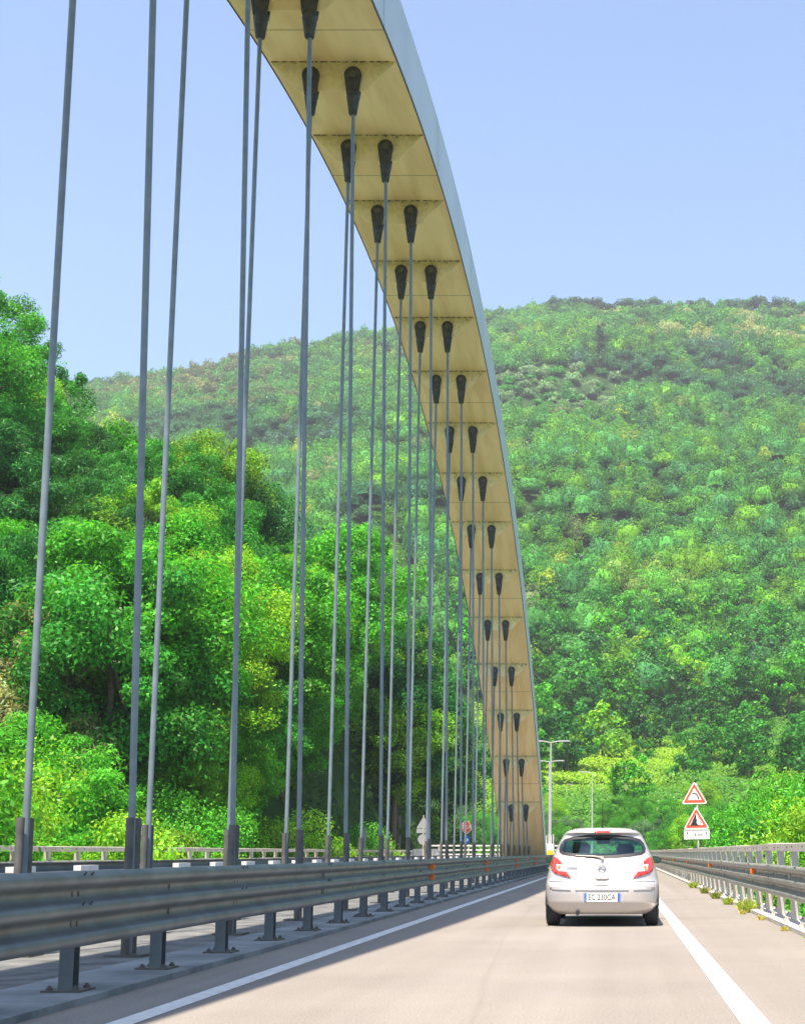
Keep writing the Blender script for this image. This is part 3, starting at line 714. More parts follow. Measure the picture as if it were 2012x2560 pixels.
# ------------------------------------------------------------------ signs
def rounded_tri(sd, r, cz=0.0, n=6):
    h = sd*math.sqrt(3)/2; P = [(-sd/2, 0), (sd/2, 0), (0, h)]; out = []
    c = Vector((0, h/3))
    for i, p in enumerate(P):
        p = Vector(p); d = (c-p).normalized(); cc = p+d*2*r; a0 = math.atan2(-d.y, -d.x)
        for k in range(n): a = a0-math.pi/3+2*math.pi/3*k/(n-1); out.append((cc.x+r*math.cos(a), cc.y+r*math.sin(a)+cz))
    return out
def tri_sign(parent, x, y, z, sd, kind):
    fn = lambda a, b, d: (x+a, y+d, z+b)
    mb = MB(); mb.prism(rounded_tri(sd, .045), fn, 0, .02); pan = mb.build('warning_panel', M['white'], parent)
    mb = MB(); e = sd*.045; mb.prism(rounded_tri(sd-e*3.2, .03, e*.95), fn, -.004, -.001); mb.build('red_border', M['red'], pan)
    mb = MB(); i = sd*.15; mb.prism(rounded_tri(sd-i*3.05, .012, i*.98), fn, -.008, -.005); mb.build('white_field', M['white'], pan)
    mb = MB()
    if kind == 'bend':
        ts = np.linspace(0, math.pi/2, 9); cx, cz, r0, r1 = -.05, .20, .165, .205
        pl = [(cx+r1*math.cos(t), cz+r1*math.sin(t)*.95) for t in ts]+[(cx-.03, cz+r1*.95), (cx-.03, cz+r0*.95)]+[(cx+r0*math.cos(t), cz+r0*math.sin(t)*.95) for t in ts[::-1]]+[(cx+r0, cz-.04), (cx+r1, cz-.04)]
        mb.prism(pl, fn, -.012, -.009)
    else:
        pl = [(-.22, .12), (.115, .12), (.10, .14), (.05, .145), (.0, .22), (.02, .30), (-.005, .37), (-.005, .47), (-.02, .50), (-.03, .53), (-.06, .45)]
        mb.prism([(a*1.0, b) for a, b in pl], fn, -.012, -.009)
        for (a, b, r) in ((.06, .40, .018), (.10, .35, .02), (.13, .27, .022), (.18, .22, .018), (.05, .33, .012)):
            mb.prism([(a+r*math.cos(t), b+r*math.sin(t)) for t in np.linspace(0, 5.2, 6)], fn, -.012, -.009)
    mb.build('pictogram', M['black'], pan); return pan
def text_on(s, loc, size, m, parent, sx=1.0, rot=(math.pi/2, 0, 0)):
    cu = bpy.data.curves.new('lettering', 'FONT'); cu.body = s; cu.size = size; cu.align_x = 'CENTER'; cu.align_y = 'CENTER'; cu.extrude = .001; cu.materials.append(m)
    o = bpy.data.objects.new('lettering', cu); C.objects.link(o); o.parent = parent; o.location = loc; o.rotation_euler = rot; o.scale = (sx, 1, 1); return o
sg = tag(empty('warning_sign', (3.05, 56, 0.1)), 'two triangular warning signs over a distance plate, behind the right parapet', 'road sign')
sg.scale = (1.09,)*3; sg.location.z = -.15; sg.rotation_euler = (0, math.radians(-1.2), 0)
mb = MB(); mb.tube([(.05, .05, 0), (.05, .05, 3.6)], .035, 10); mb.build('pole', M['galv_light'], sg)
tri_sign(sg, -.045, 0, 2.86, .93, 'bend'); tri_sign(sg, 0.0, 0, 1.98, .92, 'rocks')
mb = MB(); mb.box(-.45, .45, 0, .02, 1.62, 1.965); dp = mb.build('distance_plate', M['white'], sg)
mb = MB()
for x in (-.33, .33):
    mb.box(x-.008, x+.008, -.006, -.001, 1.68, 1.85); mb.prism([(x-.03, 1.82), (x+.03, 1.82), (x, 1.89)], lambda a, b, d: (a, d, b), -.006, -.001)
mb.box(-.44, .44, -.005, -.001, 1.925, 1.94)
mb.build('arrows', M['black'], dp)
text_on('1,4 km', (0, -.004, 1.775), .155, M['black'], dp)

def small_sign_stack(x, y, rz):
    r = tag(empty('stop_sign', (x, y, 0), rz), 'red stop sign above a blue arrow disc, seen between the hanger cables beyond the median', 'road sign')
    mb = MB(); mb.tube([(0, .04, 0), (0, .04, 3.5)], .04, 8); mb.build('pole', M['galv_light'], r)
    fn = lambda a, b, d: (a, d, b)
    oct_ = lambda R, cz: [(R*math.cos(math.pi/8+k*math.pi/4), cz+R*math.sin(math.pi/8+k*math.pi/4)) for k in range(8)]
    circ = lambda R, cz: [(R*math.cos(k*math.pi/12), cz+R*math.sin(k*math.pi/12)) for k in range(24)]
    mb = MB(); mb.prism(oct_(.50, 3.0), fn, 0, .02); p = mb.build('stop_panel', M['white'], r)
    mb = MB(); mb.prism(oct_(.46, 3.0), fn, -.005, -.001); mb.build('red_field', M['red'], p)
    text_on('STOP', (0, -.008, 3.0), .38, M['white'], p)
    mb = MB(); mb.prism(circ(.34, 2.05), fn, 0, .02); p = mb.build('arrow_disc', M['blue'], r)
    mb = MB(); mb.prism([(-.22, 2.0), (.02, 2.0), (.02, 1.88), (.24, 2.05), (.02, 2.22), (.02, 2.1), (-.22, 2.1)], fn, -.006, -.001); mb.build('arrow', M['white'], p)
    return r
small_sign_stack(-11.45, 110, math.radians(48))
r = tag(empty('sign_back', (-13.1, 98, 0), math.radians(8)), 'grey backs of a triangular and a round sign against dark trees', 'road sign')
mb = MB(); mb.tube([(0, -.03, 0), (0, -.03, 3.6)], .04, 8); mb.build('pole', M['galv_light'], r)
fnb = lambda a, b, d: (a, d, b)
mb = MB(); mb.prism(rounded_tri(.95, .04, 2.72), fnb, 0, .02); mb.build('triangle_panel', M['signback'], r)
mb = MB(); mb.box(-.46, .46, 0, .02, 2.4, 2.68); mb.build('plate_panel', M['signback'], r)
mb = MB(); mb.prism([(.36*math.cos(k*math.pi/12), 1.98+.36*math.sin(k*math.pi/12)) for k in range(24)], fnb, 0, .02); mb.build('round_panel', M['signback'], r)
r = tag(empty('marker_post', (-14.6, 84, 0)), 'thin grey marker post with narrow panel behind the far parapet', 'post')
mb = MB(); mb.tube([(0, 0, -.5), (0, 0, 2.1)], .03, 8); mb.build('pole', M['galv_light'], r)
mb = MB(); mb.prism([(.10*math.cos(t), 2.1+.42*math.sin(t)) for t in np.linspace(0, 2*math.pi, 17)[:-1]], fnb, .03, .05); mb.build('panel', M['signback'], r)

# ------------------------------------------------------------------ street lamps, poles, far clutter
def street_lamp(x, y, h, arms, label, z0=-.3, aw=1.05):
    r = tag(empty('street_lamp', (x, y, z0)), label, 'street lamp')
    mb = MB(); mb.tube([(0, 0, 0), (0, 0, h)], [.11, .06], 10); mb.build('pole', M['lamp'], r)
    for s in arms:
        mb = MB(); mb.tube([(0, 0, h-.05), (s*aw*.6, 0, h+.08)], .035, 8); mb.build('arm', M['lamp'], r)
        mb = MB(); mb.prism([(s*aw*.5, 0.02), (s*aw*1.3, .04), (s*aw*1.38, .09), (s*aw*1.2, .15), (s*aw*.5, .12)], lambda a, b, d: (a, d, h+b), -.14, .14); mb.build('lamp_head', M['lamp'], r)
    return r
street_lamp(-5.5, 118, 10.35, (-1, 1), 'tall double-armed street lamp just right of the arch foot, the higher of the two', aw=1.15)
street_lamp(-6.55, 138, 10.0, (-1, 1), 'double-armed street lamp right of the arch foot, the lower of the two')
street_lamp(-2.7, 150, 9.6, (-1,), 'single-armed street lamp rising behind the roof of the silver car', aw=.9)
up_ = tag(empty('utility_pole', (.95, 190, float(terrain(0, 190)))), 'thin wooden utility pole on the bright green slope above the car', 'utility pole')
mb = MB(); mb.tube([(0, 0, 0), (0, 0, 4.3)], [.10, .07], 8); mb.build('pole', M['wood'], up_)
mb = MB(); mb.box(-.35, .35, -.04, .04, 4.0, 4.07); mb.build('crossarm', M['wood'], up_)

b1 = tag(empty('crash_barrier', (-5.15, 108, 0)), 'white block barrier with thin posts beside the arch foot', 'barrier')
mb = MB(); mb.prism([(-.55, 0), (.55, 0), (.42, .3), (.40, 1.75), (-.40, 1.75), (-.42, .3)], fnb, -.6, .6); mb.build('block', M['whitebox'], b1)
for k in range(5):
    mb = MB(); mb.tube([(-.34+.17*k, 0, 1.75), (-.34+.17*k, 0, 2.45-.1*(k % 2))], .035, 6); mb.build('rod', M['whitebox'], b1)
b2 = tag(empty('crash_cushion', (-4.3, 100, 0)), 'yellow crash cushion with sloping top next to the white block barrier', 'barrier')
mb = MB(); mb.prism([(-.6, 0), (.6, 0), (.55, .6), (.1, 1.05), (-.45, 1.3), (-.6, 1.1)], fnb, -.8, .8); mb.build('body', M['yellow'], b2)
mb = MB(); mb.box(-.5, .45, -.812, -.8, .35, .5); mb.build('stripe', M['black'], b2)
b3 = tag(empty('concrete_block', (-13.3, 101, 0)), 'pale concrete block at the end of the far parapet', 'concrete block')
mb = MB(); mb.prism([(-1.1, 0), (1.1, 0), (.95, .35), (.85, 1.35), (-.85, 1.35), (-.95, .35)], fnb, -.4, .4); mb.build('block', M['whitebox'], b3)
mb = MB(); mb.box(-.3, .3, -.41, -.4, .0, .12); mb.build('drain_slot', M['black'], b3)
f1 = tag(empty('road_fence', (-12.2, 118, 0)), 'low light metal fence with four bars on the bend behind the stop sign', 'fence')
for k in range(9):
    mb = MB(); x = -3.5+k*1.2; mb.box(x-.05, x+.05, -.05, .05, 0, 1.75); mb.build('post', M['galv_light'], f1)
for z in (.55, .95, 1.3, 1.65):
    mb = MB(); mb.box(-3.7, 7.4, -.075, -.052, z-.06, z+.06); mb.build('rail', M['whitebox'], f1)
cn = tag(empty('traffic_cone', (-12.9, 106, 0)), 'small orange and white traffic cone near the far parapet end', 'traffic cone')
mb = MB(); mb.tube([(0, 0, .04), (0, 0, .95)], [.22, .05], 12); mb.build('cone', M['orange'], cn)
mb = MB(); mb.tube([(0, 0, .45), (0, 0, .65)], [.151, .115], 12); mb.build('stripe', M['whitebox'], cn)
mb = MB(); mb.box(-.3, .3, -.3, .3, 0, .04); mb.build('base', M['orange'], cn)

# terrace wall on the slope
tw = tag(empty('terrace_wall', (-2, 197, 0)), 'low pinkish dry stone terrace wall across the bright green slope', 'wall')
mb = MB(); rnd = random.Random(5)
xs = np.linspace(-7.0, 4.5, 26)
for i in range(25):
    x0, x1 = xs[i], xs[i+1]; zt = 10.4-0.17*(x0+7)
    for k in range(5):
        zz = zt-1.5+k*.3
        mb.box(x0+.01, x1-.01-rnd.uniform(0, .06), -.3-rnd.uniform(0, .06), .3, zz, zz+.27+rnd.uniform(0, .02))
o = mb.build('masonry', M['stone'], tw); o.location = (2, 0, 0)
mb = MB(); mb.box(-7, 4.5, -.22, .22, 4, 8.6); o = mb.build('wall_core', M['stone'], tw); o.location = (2, 0, 0)

# ------------------------------------------------------------------ foliage
rng = np.random.default_rng(11)
def quads(centers, nrm, size, aspect, rng, col, name, mats, parent=None, extra=None):
    """many kite-shaped leaves as one mesh; col (N,3)"""
    N = len(centers)
    a = rng.normal(size=(N, 3)); u = np.cross(nrm, a); u /= np.linalg.norm(u, axis=1, keepdims=True)+1e-9; v = np.cross(nrm, u)
    s = size[:, None] if hasattr(size, '__len__') else size
    asp = aspect
    p = np.empty((N, 4, 3))
    p[:, 0] = centers-u*s*.5; p[:, 1] = centers+v*s*asp*.5-u*s*.08; p[:, 2] = centers+u*s*.5+nrm*s*.08; p[:, 3] = centers-v*s*asp*.5-u*s*.08
    V = p.reshape(-1, 3); nv = 4*N
    loops = np.arange(nv, dtype=np.int32); starts = np.arange(0, nv, 4, dtype=np.int32); tot = np.full(N, 4, np.int32)
    colr = np.ones((N, 4), np.float32); colr[:, :3] = col
    mi = np.zeros(N, np.int32)
    if extra is not None:
        ev, ef, ec = extra      # quads only
        ef = np.asarray(ef, np.int32)+nv; V = np.vstack([V, np.asarray(ev)]); loops = np.concatenate([loops, ef.ravel()])
        starts = np.concatenate([starts, nv+np.arange(0, 4*len(ef), 4, dtype=np.int32)]); tot = np.concatenate([tot, np.full(len(ef), 4, np.int32)])
        ecr = np.ones((len(ef), 4), np.float32); ecr[:, :3] = ec; colr = np.vstack([colr, ecr]); mi = np.concatenate([mi, np.full(len(ef), 1, np.int32)])
    me = bpy.data.meshes.new(name)
    me.vertices.add(len(V)); me.vertices.foreach_set('co', V.astype(np.float32).ravel())
    me.loops.add(len(loops)); me.loops.foreach_set('vertex_index', loops)
    me.polygons.add(len(tot)); me.polygons.foreach_set('loop_start', starts); me.polygons.foreach_set('loop_total', tot)
    me.polygons.foreach_set('material_index', mi)
    at = me.attributes.new('Col', 'FLOAT_COLOR', 'FACE'); at.data.foreach_set('color', colr.ravel())
    for m in mats: me.materials.append(m)
    me.update(calc_edges=True); me.validate()
    o = bpy.data.objects.new(name, me); C.objects.link(o); o.parent = parent; return o
def blob_leaves(rng, blobs, per, jitter=.22, up=.5, rough=.75):
    """blobs: (k,4) centre+radius -> leaf centres on the outer shells, normals"""
    k = len(blobs); d = rng.normal(size=(k, per, 3)); d[..., 2] = d[..., 2]*.8+.25; d /= np.linalg.norm(d, axis=2, keepdims=True)
    an = rng.uniform(.72, 1.3, (k, 1, 3)); r = blobs[:, None, 3:4]*(1.05-np.abs(rng.normal(size=(k, per, 1)))*jitter+.10*rng.normal(size=(k, per, 1)))*an
    c = blobs[:, None, :3]+d*r*np.array([1, 1, .8])
    n = d+rng.normal(size=d.shape)*rough; n[..., 2] += up; n /= np.linalg.norm(n, axis=2, keepdims=True)
    return c.reshape(-1, 3), n.reshape(-1, 3)
def crown_blobs(rng, R, H, z0, nb, rb, shape='round'):
    out = []
    while len(out) < nb:
        p = rng.uniform(-1, 1, 3)
        if shape == 'round' and np.linalg.norm(p) > 1: continue
        hh = (p[2]+1)/2
        if shape == 'cone':
            lim = 1-hh*.85
            if math.hypot(p[0], p[1]) > lim: continue
        if shape == 'column' and math.hypot(p[0], p[1]) > .8: continue
        if np.linalg.norm(p) < .35 and shape == 'round': continue
        out.append((p[0]*R, p[1]*R, z0+hh*H, rb*rng.uniform(.6, 1.25)))
    return np.array(out)
def trunk_mesh(rng, H, r0, blobs, nl):
    mb = MB(); top = Vector((rng.uniform(-.4, .4), rng.uniform(-.4, .4), H*.82))
    mid = Vector((top.x*.3, top.y*.6, H*.4))
    mb.tube([(0, 0, -1.5), (0, 0, 0), mid, top], [r0*1.2, r0, r0*.7, r0*.2], 8)
    for b in blobs[rng.choice(len(blobs), min(nl, len(blobs)), replace=False)]:
        s = rng.uniform(.25, .7); st = mid*(s)+top*(1-s) if s < .5 else mid*(1-s)+mid*s
        e = Vector(b[:3]); m = st.lerp(e, .5)+Vector((0, 0, -.3))
        mb.tube([st, m, e], [r0*.35, r0*.22, r0*.08], 5)
    return mb
PAL = {'lush': (0.085, 0.36, 0.025), 'dark': (0.035, 0.18, 0.035), 'lime': (0.22, 0.46, 0.03), 'mid': (0.055, 0.27, 0.035),
       'grey': (0.14, 0.27, 0.13), 'tan': (0.38, 0.43, 0.17), 'olive': (0.25, 0.40, 0.20), 'brown': (0.17, 0.22, 0.09), 'yellow': (0.40, 0.50, 0.05), 'pine': (0.035, 0.13, 0.055)}
protos = {}
def make_proto(key, H, R, nb, rb, per, leaf, asp, shape='round', z0f=.28, nl=10, droop=0.0, trunk=True):
    rg = np.random.default_rng(sum(map(ord, key))*7+int(H*10))
    bl = crown_blobs(rg, R, H*(1-z0f), H*z0f, nb, rb, shape)
    c, n = blob_leaves(rg, bl, per, .32)
    br = np.repeat(rg.uniform(.65, 1.3, nb), per)*rg.uniform(.45, 1.6, len(c))
    hue = rg.normal(0, .10, len(c))
    col = np.stack([br*(1+hue*1.6), br, br*(1-hue)], 1).clip(.1, 3)
    root = empty('tree_source'); 
    o = quads(c, n, leaf*rg.uniform(.6, 1.35, len(c)), asp, rg, col, 'crown', [M['leaf']], root)
    if trunk:
        t = trunk_mesh(rg, H, H*.016+.05, bl, nl).build('trunk', M['bark'], root)
    protos[key] = (root, H, R)
# near trees (parts: crown, trunk)
make_proto('broad1', 13, 4.6, 76, 1.12, 620, .21, .5)
make_proto('broad2', 12, 4.2, 66, 1.15, 640, .21, .55, z0f=.2)
make_proto('broad3', 14, 3.9, 72, 1.05, 600, .20, .45, z0f=.22)
make_proto('feathery1', 11, 4.4, 110, .8, 400, .25, .25, z0f=.18, nl=18)
make_proto('feathery2', 12, 4.0, 115, .78, 400, .24, .27, z0f=.15, nl=18)
make_proto('willow1', 9, 4.0, 60, .9, 420, .20, .32, z0f=.10, nl=14)
make_proto('willow2', 8, 3.4, 50, .85, 420, .19, .36, z0f=.05, nl=14)
make_proto('bush1', 3.6, 2.6, 40, .7, 900, .085, .5, z0f=.0, nl=6)
make_proto('bush2', 3.0, 2.4, 38, .65, 900, .095, .32, z0f=.0, nl=6)
# mid-distance trees
make_proto('far1', 9, 3.9, 34, 1.25, 60, .62, .6, z0f=.1, nl=5)
make_proto('far2', 8, 3.6, 30, 1.2, 60, .60, .6, z0f=.05, nl=5)
make_proto('far3', 10, 3.2, 34, 1.05, 60, .60, .55, z0f=.1, nl=5)
make_proto('shrub1', 3.0, 2.6, 20, .8, 60, .42, .55, z0f=-.05, nl=3)
make_proto('shrub2', 2.2, 3.0, 20, .7, 60, .42, .5, z0f=-.1, nl=3)
make_proto('cypress1', 13, 1.5, 30, .8, 70, .5, .5, shape='column', z0f=.05, nl=2)
make_proto('conifer1', 14, 3.6, 50, .9, 60, .5, .35, shape='cone', z0f=.05, nl=6)
used = {}
def place_tree(key, x, y, scale, rz, tint, name, label, cat, group, z=None, sq=1.0):
    root, H, R = protos[key]
    if z is None: z = float(terrain(x, y))
    if key not in used: r = root; used[key] = r; r.location = (x, y, z); r.rotation_euler = (0, 0, rz); r.scale = (scale*sq, scale*sq, scale)
    else: r = dup(used[key], (x, y, z), rz, (scale*sq, scale*sq, scale))
    r.name = name; tag(r, label, cat, group)
    for ch in r.children:
        if ch.name.startswith('crown'): ch.color = (*tint, 1)
    return r
def jit(c, r, a=.15): k = 1+r.uniform(-a, a); return tuple(max(.005, v*k*(1+r.uniform(-a, a)*.5)) for v in c)
R_ = random.Random(77)
WORDS = {'lush': 'vivid green', 'dark': 'dark green', 'lime': 'yellow-green', 'mid': 'deep green', 'grey': 'pale grey-green', 'tan': 'straw-coloured', 'olive': 'silvery olive-green', 'brown': 'brownish', 'yellow': 'golden yellow', 'pine': 'blackish green'}

# left bank wood
cnt = 0
def lbl_left(w_, t, Y, k):
    col = 'far left' if t < -.38 else 'behind the first hangers' if t < -.31 else 'behind the second pair of hangers' if t < -.25 else 'behind the middle hangers' if t < -.17 else 'left of the arch foot'
    row = 'at the foot of the left bank' if Y < 58 else 'halfway up the left bank' if Y < 74 else 'on top of the left bank'
    return '%s %s tree %s, %s' % (k, w_, row, col)
Y = 46.0
while Y < 92:
    x = -.52*Y
    while x < -.095*Y-6:
        xx = x+R_.uniform(-1.3, 1.3); yy = Y+R_.uniform(-1.8, 1.8)
        x += R_.uniform(4.6, 6.0)
        if xx > -16.9: continue
        t = xx/yy
        if yy < 54: key = R_.choice(['feathery1', 'feathery2', 'broad2'])
        else: key = R_.choice(['broad1', 'broad2', 'broad3', 'feathery1', 'feathery2'])
        if t > -.2 and yy > 60: pal = R_.choice(['lush', 'lime', 'lush', 'mid'])
        elif t > -.3: pal = R_.choice(['lush', 'lime', 'mid', 'lush'])
        else: pal = R_.choice(['lush', 'mid', 'dark', 'lush', 'lime'])
        if R_.random() < .05: pal = 'tan'
        if yy < 52: pal = R_.choice(['lush', 'lush', 'lime'])
        sc = R_.uniform(.78, 1.06)*(0.8 if yy < 54 else 1.0)
        place_tree(key, xx, yy, sc, R_.uniform(0, 6.28), jit(PAL[pal], R_), 'broadleaf_tree',
                   lbl_left(WORDS[pal], t, yy, 'feathery' if key.startswith('f') else 'rounded'), 'tree', 'trees of the left bank wood')
        cnt += 1
    Y += 5.0
# low bushes at the foot, just behind the far parapet
for i in range(17):
    yy = 34+i*3.6; xx = -17.2-R_.uniform(0, 2.2)-max(0, (40-yy))*.2
    pal = R_.choice(['lush', 'lime', 'grey', 'lush'])
    place_tree(R_.choice(['bush1', 'bush2']), xx, yy, R_.uniform(1.5, 2.1), R_.uniform(0, 6), jit(PAL[pal], R_), 'bush',
               '%s bush right behind the far parapet, %s one from the left' % (WORDS[pal], ORD[i]), 'bush', 'bushes behind the far parapet', z=-3.4)
for i in range(13):
    yy = 60+i*2.6; xx = -17.4-R_.uniform(0, 1.6); pal = R_.choice(['lush', 'lime', 'lush', 'mid'])
    place_tree(R_.choice(['feathery1', 'broad2', 'broad3']), xx, yy, R_.uniform(.5, .66), R_.uniform(0, 6), jit(PAL[pal], R_), 'broadleaf_tree',
               'small %s tree at the left bank edge, %s from the left' % (WORDS[pal], ORD[i]), 'tree', 'trees of the left bank wood', z=float(terrain(xx, yy))-1.2)
# willows on the right
wl = [(.016, 70, .62), (.03, 66, .85), (.045, 62, .92), (.058, 66, 1.05), (.072, 58, 1.05), (.086, 64, 1.25), (.098, 58, 1.18), (.112, 63, 1.28), (.126, 57, 1.1), (.14, 62, 1.25), (.155, 58, 1.2), (.105, 50, .95), (.13, 48, .85), (.085, 50, .82), (.065, 52, .66), (.15, 46, 1.0),
      (.17, 40, .95), (.125, 36, .72), (.15, 32, .66), (.105, 74, 1.5), (.08, 76, 1.35), (.13, 74, 1.5), (.055, 78, 1.15), (.035, 80, 1.0)]
for i, (t, yy, sc) in enumerate(wl):
    if t < .08: yy += 8
    sc = (interp(t, [(0, .01), (.016, .012), (.03, .03), (.045, .062), (.105, .068), (.13, .056), (.17, .04)])*yy+7.6)/9.4/1.22*R_.uniform(.86, 1.0)
    pal = R_.choice(['lush', 'lime', 'lush', 'mid'])
    if i in (10, 21): pal = 'grey'
    place_tree(R_.choice(['willow1', 'willow2']), max(t*yy+1.0, 4.0+4.8*sc), yy, sc*1.22, R_.uniform(0, 6), jit(PAL[pal], R_), 'willow_tree',
               '%s willowy tree below the right parapet, %s' % (WORDS[pal], 'nearest the frame edge' if t > .12 else 'just right of the warning signs' if t > .06 else 'behind the warning signs' if t > .03 else 'between the car and the warning signs'), 'tree', 'willowy trees beyond the right parapet', z=-6.5)
# beyond the bridge end
for i in range(26):
    yy = R_.uniform(122, 160); t = R_.uniform(-.10, .07); 
    xx = t*yy
    if abs(xx-(-2.7)) < 1.2 and yy < 152: continue
    if -15+xoff(yy) < xx < 3.5+xoff(yy) and yy < 150: yy = R_.uniform(154, 168); xx = t*yy
    pal = R_.choice(['lush', 'mid', 'grey', 'lime', 'lush'])
    place_tree(R_.choice(['bush1', 'bush2']), xx, yy, R_.uniform(.65, 1.15), R_.uniform(0, 6), jit(PAL[pal], R_), 'bush',
               '%s bush on the roadside beyond the bridge end' % WORDS[pal], 'bush', 'roadside bushes beyond the bridge')
for i in range(34):
    yy = 95+i*2.1; xx = -15.6-xoff(yy)*-.6-R_.choice([0, 3, 6, 10, 14])*R_.uniform(.8, 1.2)
    pal = R_.choice(['lush', 'mid', 'lime', 'dark'])
    place_tree(R_.choice(['broad1', 'broad2', 'feathery1']), xx, yy, R_.uniform(.85, 1.3), R_.uniform(0, 6), jit(PAL[pal], R_), 'broadleaf_tree',
               '%s tree past the end of the left bank, near the stop sign' % WORDS[pal], 'tree', 'trees past the left bank')
for i, (t, yy, sc) in enumerate(((.018, 150, .62), (.024, 140, .6), (.030, 158, .85), (.036, 132, .62), (.040, 148, .85), (.046, 126, .72), (.052, 142, .95), (.058, 122, .8), (.066, 130, .95), (.075, 118, .85), (.012, 166, .7), (.05, 160, 1.0))):
    pal = R_.choice(['lush', 'lime', 'mid', 'lush'])
    place_tree(R_.choice(['willow1', 'willow2']), t*yy+.8, yy, sc*.78, R_.uniform(0, 6), jit(PAL[pal], R_), 'willow_tree',
               '%s roadside tree beyond the bridge end, between the car roof and the warning signs' % WORDS[pal], 'tree', 'roadside trees beyond the bridge')
# terrace shrubs
for i in range(46):
    yy = R_.uniform(172, 272); t = R_.uniform(-.11, .16); xx = t*yy
    if 186 < yy < 206 and -9 < xx < 7: continue
    pal = R_.choice(['lush', 'mid', 'dark', 'mid', 'lime'])
    place_tree(R_.choice(['shrub1', 'shrub2', 'shrub1', 'far2']), xx, yy, R_.uniform(.7, 1.3), R_.uniform(0, 6), jit(PAL[pal], R_), 'shrub',
               '%s shrub standing in the bright groundcover of the terraced slope' % WORDS[pal], 'shrub', 'shrubs on the terraced slope')
# lower slope trees
n_ = 0
for i in range(95):
    yy = 268+R_.uniform(0, 1)**1.3*70; t = -.12+(.32*(i+.5)/95)+R_.uniform(-.01, .01)
    xx = t*yy
    pal = R_.choice(['mid', 'dark', 'lush', 'mid', 'dark', 'lime', 'lush'])
    place_tree(R_.choice(['far1', 'far2', 'far3']), xx, yy, R_.uniform(.85, 1.3), R_.uniform(0, 6), jit(PAL[pal], R_), 'forest_tree',
               '%s tree along the lower edge of the hillside forest' % WORDS[pal], 'tree', 'trees at the lower forest edge')
# landmark trees on the hillside
def at_img(dx, Yd): return ((dx*1.178-VPX)/F_PX)*Yd
for (dx, yy, key, lab, nm, sc) in ((1273, 640, 'cypress1', 'slim dark cypress standing alone high on the hillside right of the arch', 'cypress_tree', 1.5),
                               (1625, 560, 'conifer1', 'dark pointed conifer on the hillside near the right edge', 'conifer_tree', 1.3),
                               (1240, 640, 'conifer1', 'dark pointed conifer left of the lone cypress on the hillside', 'conifer_tree', 1.0)):
    xx = at_img(dx, yy); place_tree(key, xx, yy, sc, .4, PAL['pine'], nm, lab, 'tree', None, z=float(terrain(xx, yy))+1)

